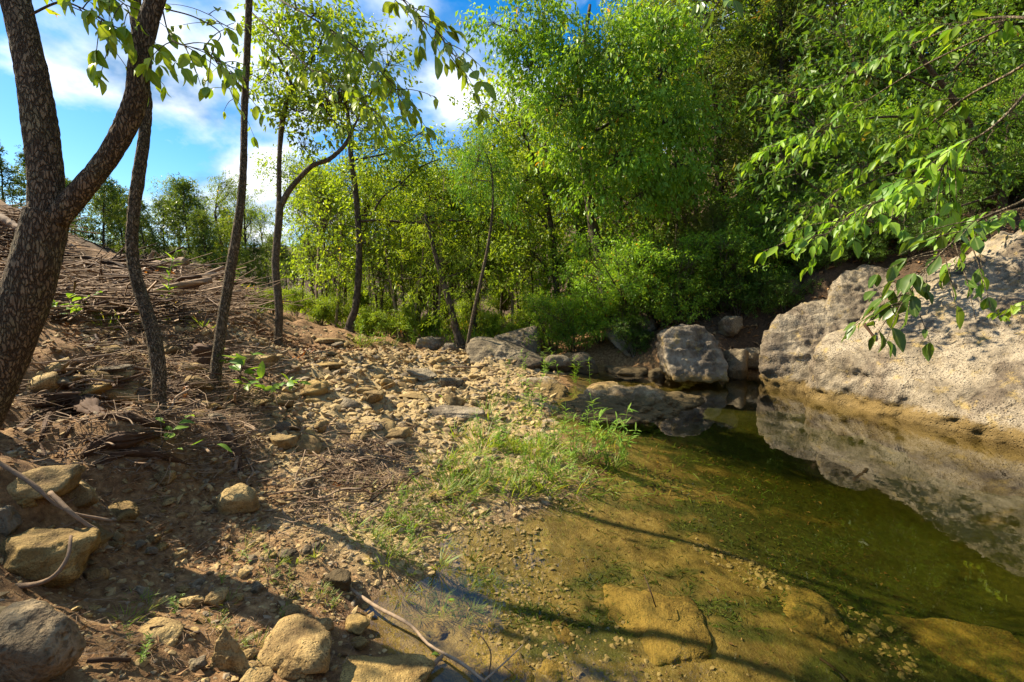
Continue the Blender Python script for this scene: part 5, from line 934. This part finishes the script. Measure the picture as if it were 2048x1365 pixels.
# big leaves one can pick apart: every leaf is an object
LEAF = {}
def leaf_mesh(mat, i, ratio):
    key = (mat, i, ratio)
    if key not in LEAF:
        r = np.random.default_rng(i * 7 + 1); V, T, a = leaves(np.zeros((1, 3)), np.array([[1.0, 0, 0]]), np.array([[0, 0, 1.0]]), 1.0, ratio * r.uniform(.7, 1.2), r.uniform(.1, .55), True, np.array([r.random()])); rib = np.array([1] + [0, 1, 0] * 4 + [1.0])
        V[:, 2] += r.uniform(-.14, .1) * V[:, 0] ** 2 + .05 * np.sin(V[:, 0] * 5 + i); V[:, 1] += r.uniform(-.15, .15) * V[:, 0] ** 2; LEAF[key] = make_mesh('leaf', V, T, M[mat], True, {'v': a, 'rib': rib})
    return LEAF[key]
def put_leaf(parent, base, p, tip, nor, ln, mat, ratio=.5):
    t = nrm(np.asarray(tip, float)); s = nrm(np.cross(np.asarray(nor, float), t)); n = np.cross(t, s)
    o = obj('leaf', leaf_mesh(mat, random.randrange(14), ratio), parent, loc=p - base); from mathutils import Matrix
    o.rotation_euler = Matrix((t, s, n)).transposed().to_euler(); o.scale = (ln,) * 3
def leafy_branch(name, label, main, w0, sub, n, ln, mat, parent=None, base=None, cat='branch', bark='bark_s', ratio=.5, droop=.7, t0=.25, twr=.0022):
    p = np.array([P(*a) for a in main]); S = catmull(p, 60)
    if parent is None: base = p[0].copy(); root = thing(name, label, cat, base)
    V, Q, T, a = bark_tube(p, np.linspace(w0, w0 * .2, len(p)), 10 * len(p), 8, 0, 2); mb = MB(); mb.add(V, Q, T, a); ends = []
    for k in range(sub):
        i = int((t0 + (1 - t0) * (k + random.random()) / sub) * 59); d = nrm(np.gradient(S, axis=0)[i]); sd = nrm(np.cross(d, [random.gauss(0, .5), random.gauss(0, .5), 1])) * (1 if k % 2 else -1); L = random.uniform(.12, .34)
        e = S[i] + (d * .6 + sd * .7 + np.array([0, 0, -droop * .35])) * L; c = catmull(np.array([S[i], (S[i] + e) / 2 + (0, 0, .02), e]), 10); V, Q, T, a = bark_tube(c[::3], np.linspace(twr * 1.3, twr * .6, 4), 8, 5, 0, 2); mb.add(V, Q, T, a); ends.append(c)
    me = mb.mesh('branch', M[bark], True, base); br = obj('branch' if parent is None else 'leafy_branch', me, root if parent is None else parent); host = br
    for k in range(n):
        c = ends[k % len(ends)]; i = random.choice([3, 5, 7, 8, 9, 9]); d = nrm(c[-1] - c[0]); sd = np.array([random.gauss(0, 1), random.gauss(0, 1), random.gauss(0, .4)]); tip = d * .7 + nrm(sd) * .8 - np.array([0, 0, droop]); put_leaf(host, base, c[i], tip, (random.gauss(0, .5), random.gauss(0, .5) - .25, 1), ln * random.uniform(.4, 1.1), mat, ratio)
    return br
def build_near_branches():
    ft = [o for o in C.objects if o.name.startswith('forked_tree')][0]; b = np.array(ft.location)
    leafy_branch('', '', [(60, 30, 2.4), (120, 5, 2.3), (170, 20, 2.3), (215, 45, 2.3), (240, 70, 2.3)], .006, 12, 80, .10, 'leaf_y', ft, b)
    leafy_branch('', '', [(60, -40, 2.4), (120, -30, 2.4), (190, -20, 2.4), (250, 10, 2.4), (262, 50, 2.4)], .006, 12, 70, .10, 'leaf_y', ft, b)
    leafy_branch('', '', [(325, 20, 2.45), (335, 60, 2.4), (350, 85, 2.35), (385, 95, 2.35), (420, 105, 2.35), (438, 122, 2.35)], .004, 10, 46, .088, 'leaf_y', ft, b, t0=.3)
    leafy_branch('', '', [(330, 18, 2.45), (390, 35, 2.45), (440, 66, 2.45), (428, 95, 2.45), (432, 125, 2.45), (465, 150, 2.45)], .004, 8, 26, .08, 'leaf_y', ft, b, t0=.6)
    stt = [o for o in C.objects if o.name.startswith('straight_tree')][0]; b = np.array(stt.location)
    leafy_branch('', '', [(496, 60, 4.1), (470, 60, 3.8), (440, 45, 3.5), (415, 25, 3.3)], .005, 7, 30, .095, 'leaf_y', stt, b)
    leafy_branch('', '', [(490, 190, 4.1), (480, 170, 3.9), (470, 185, 3.8), (465, 200, 3.8)], .004, 4, 12, .095, 'leaf_y', stt, b)
    leafy_branch('', '', [(500, -60, 4.1), (600, -60, 3.4), (700, -30, 2.9), (790, -10, 2.6), (830, 30, 2.5), (880, 70, 2.45), (895, 110, 2.45)], .008, 18, 90, .105, 'leaf_y', stt, b, t0=.45)
    leafy_branch('', '', [(500, -40, 4.1), (560, 0, 3.6), (630, 40, 3.2), (690, 80, 3.0), (740, 120, 2.9), (790, 180, 2.85), (810, 210, 2.85)], .007, 24, 150, .10, 'leaf_y', stt, b, t0=.3)
    leafy_branch('', '', [(498, 20, 4.1), (540, 60, 3.9), (600, 120, 3.7), (660, 170, 3.6), (720, 200, 3.5), (770, 240, 3.5)], .007, 24, 150, .10, 'leaf_y', stt, b, t0=.2)
    # branches reaching in from the upper right, leaves close to the camera
    N = 'overhanging_branch'
    leafy_branch(N, 'uppermost overhanging leafy branch crossing the top right corner', [(2120, 40, 2.6), (1960, 40, 3.2), (1800, 100, 3.9), (1680, 160, 4.5), (1540, 200, 5.0)], .008, 30, 170, .105, 'leaf_g', t0=.15)
    leafy_branch(N, 'long pale-barked overhanging branch slanting down across the right forest', [(2130, 60, 2.6), (2048, 130, 2.6), (1940, 190, 2.9), (1870, 240, 3.2), (1800, 285, 3.6), (1730, 340, 4.0), (1650, 400, 4.4), (1590, 460, 4.8)], .009, 36, 260, .10, 'leaf_g', t0=.3)
    leafy_branch(N, 'overhanging branch with a dense leaf spray at the right edge', [(2130, 80, 2.3), (2048, 190, 2.35), (1990, 250, 2.4), (1920, 300, 2.5), (1840, 370, 2.6), (1720, 420, 2.65), (1640, 480, 2.7)], .008, 40, 280, .095, 'leaf_g', t0=.4)
    leafy_branch(N, 'low overhanging branch with dark leaves hanging before the pale slab', [(2150, 330, 2.0), (2050, 400, 2.05), (1960, 440, 2.1), (1900, 490, 2.1), (1850, 540, 2.12), (1815, 590, 2.12), (1800, 615, 2.12)], .007, 24, 90, .10, 'leaf_d', t0=.3, ratio=.55)
    leafy_branch(N, 'overhanging spray of large leaves in the middle of the right forest', [(2000, 60, 2.7), (1850, 130, 3.1), (1720, 210, 3.8), (1620, 270, 4.3), (1520, 300, 4.7)], .006, 22, 130, .115, 'leaf_g', t0=.45)
    leafy_branch(N, 'small leafy twig dipping in at the top beside the tall green tree', [(1500, -60, 3.0), (1460, -20, 3.0), (1430, 10, 3.0)], .004, 5, 16, .11, 'leaf_d', t0=.4)
    leafy_branch(N, 'bright leafy twig at the right edge above the pale slab', [(2110, 590, 4.5), (2060, 600, 4.55), (2020, 605, 4.6)], .005, 7, 34, .10, 'leaf_y', t0=.2)
    leafy_branch(N, 'leafy twig fanning out at the right edge below the dense spray', [(2130, 380, 2.6), (2040, 420, 2.65), (1980, 440, 2.7), (1940, 460, 2.7)], .005, 12, 70, .10, 'leaf_g', t0=.2)
    # saplings with leaves one can count
    def sapling(label, main, n, ln, mat, sub=5): leafy_branch('sapling', label, main, .005, sub, n, ln, mat, cat='sapling', droop=.15, t0=.3)
    g = gp(322, 935); d = pix(g)[2]; sapling('thin sapling with a few green leaves below the crooked tree', [(262, 962, d), (300, 925, d - .02), (322, 895, d), (335, 870, d)], 12, .09, 'weed')
    g = gp(470, 812); d = pix(g)[2]; sapling('bright fern-like sapling right of the straight slender tree', [(470, 812, d), (475, 790, d), (480, 760, d), (478, 735, d)], 22, .17, 'weed', 7)
    g = gp(530, 805); d = pix(g)[2]; sapling('low bright sprout beside the fern-like sapling', [(530, 805, d), (535, 790, d), (545, 770, d)], 18, .13, 'weed', 6)
    g = gp(160, 660); d = pix(g)[2]; sapling('yellow-leaved sapling beside the big trunk', [(160, 660, d), (158, 640, d), (152, 615, d)], 26, .12, 'weed', 6)
    for lab, px, py, s in [('rust brown dead leaf spray on the brush pile', 315, 575, .3), ('rusty dead leaves below the brush pile', 255, 598, .22), ('orange dead leaves right of the slim forked tree', 605, 722, .16), ('red dead leaves near the foot of the straight tree', 365, 808, .12), ('red-brown dead leaves by the twig tangle', 668, 985, .09), ('curled orange dead leaf at the weedy shore', 942, 1030, .07), ('rusty leaf clump on the far slope', 628, 590, .4)]:
        g = gp(px, py); t = thing('dead_leaf_spray', lab, 'dead leaves', g)
        for k in range(9 if s > .1 else 4): put_leaf(t, g, g + np.array([random.gauss(0, s * .35), random.gauss(0, s * .2), random.uniform(.02, s * .8)]), (random.gauss(0, 1), random.gauss(0, 1), random.gauss(.2, .5)), (random.gauss(0, .6), random.gauss(0, .6), 1), s * .5, 'rust', .4)
    for lab, px, py in [('pale green leaf floating near the stick', 896, 1200), ('green leaf floating over the sunken slab', 862, 1310), ('small yellow leaf floating mid pool', 1340, 1084)]:
        p = PZ(px, py, .004); t = thing('floating_leaf', lab, 'leaf', p); put_leaf(t, p, p, (1, .3, .0), (0, 0, 1), .04, 'weed', .7)
build_near_branches()
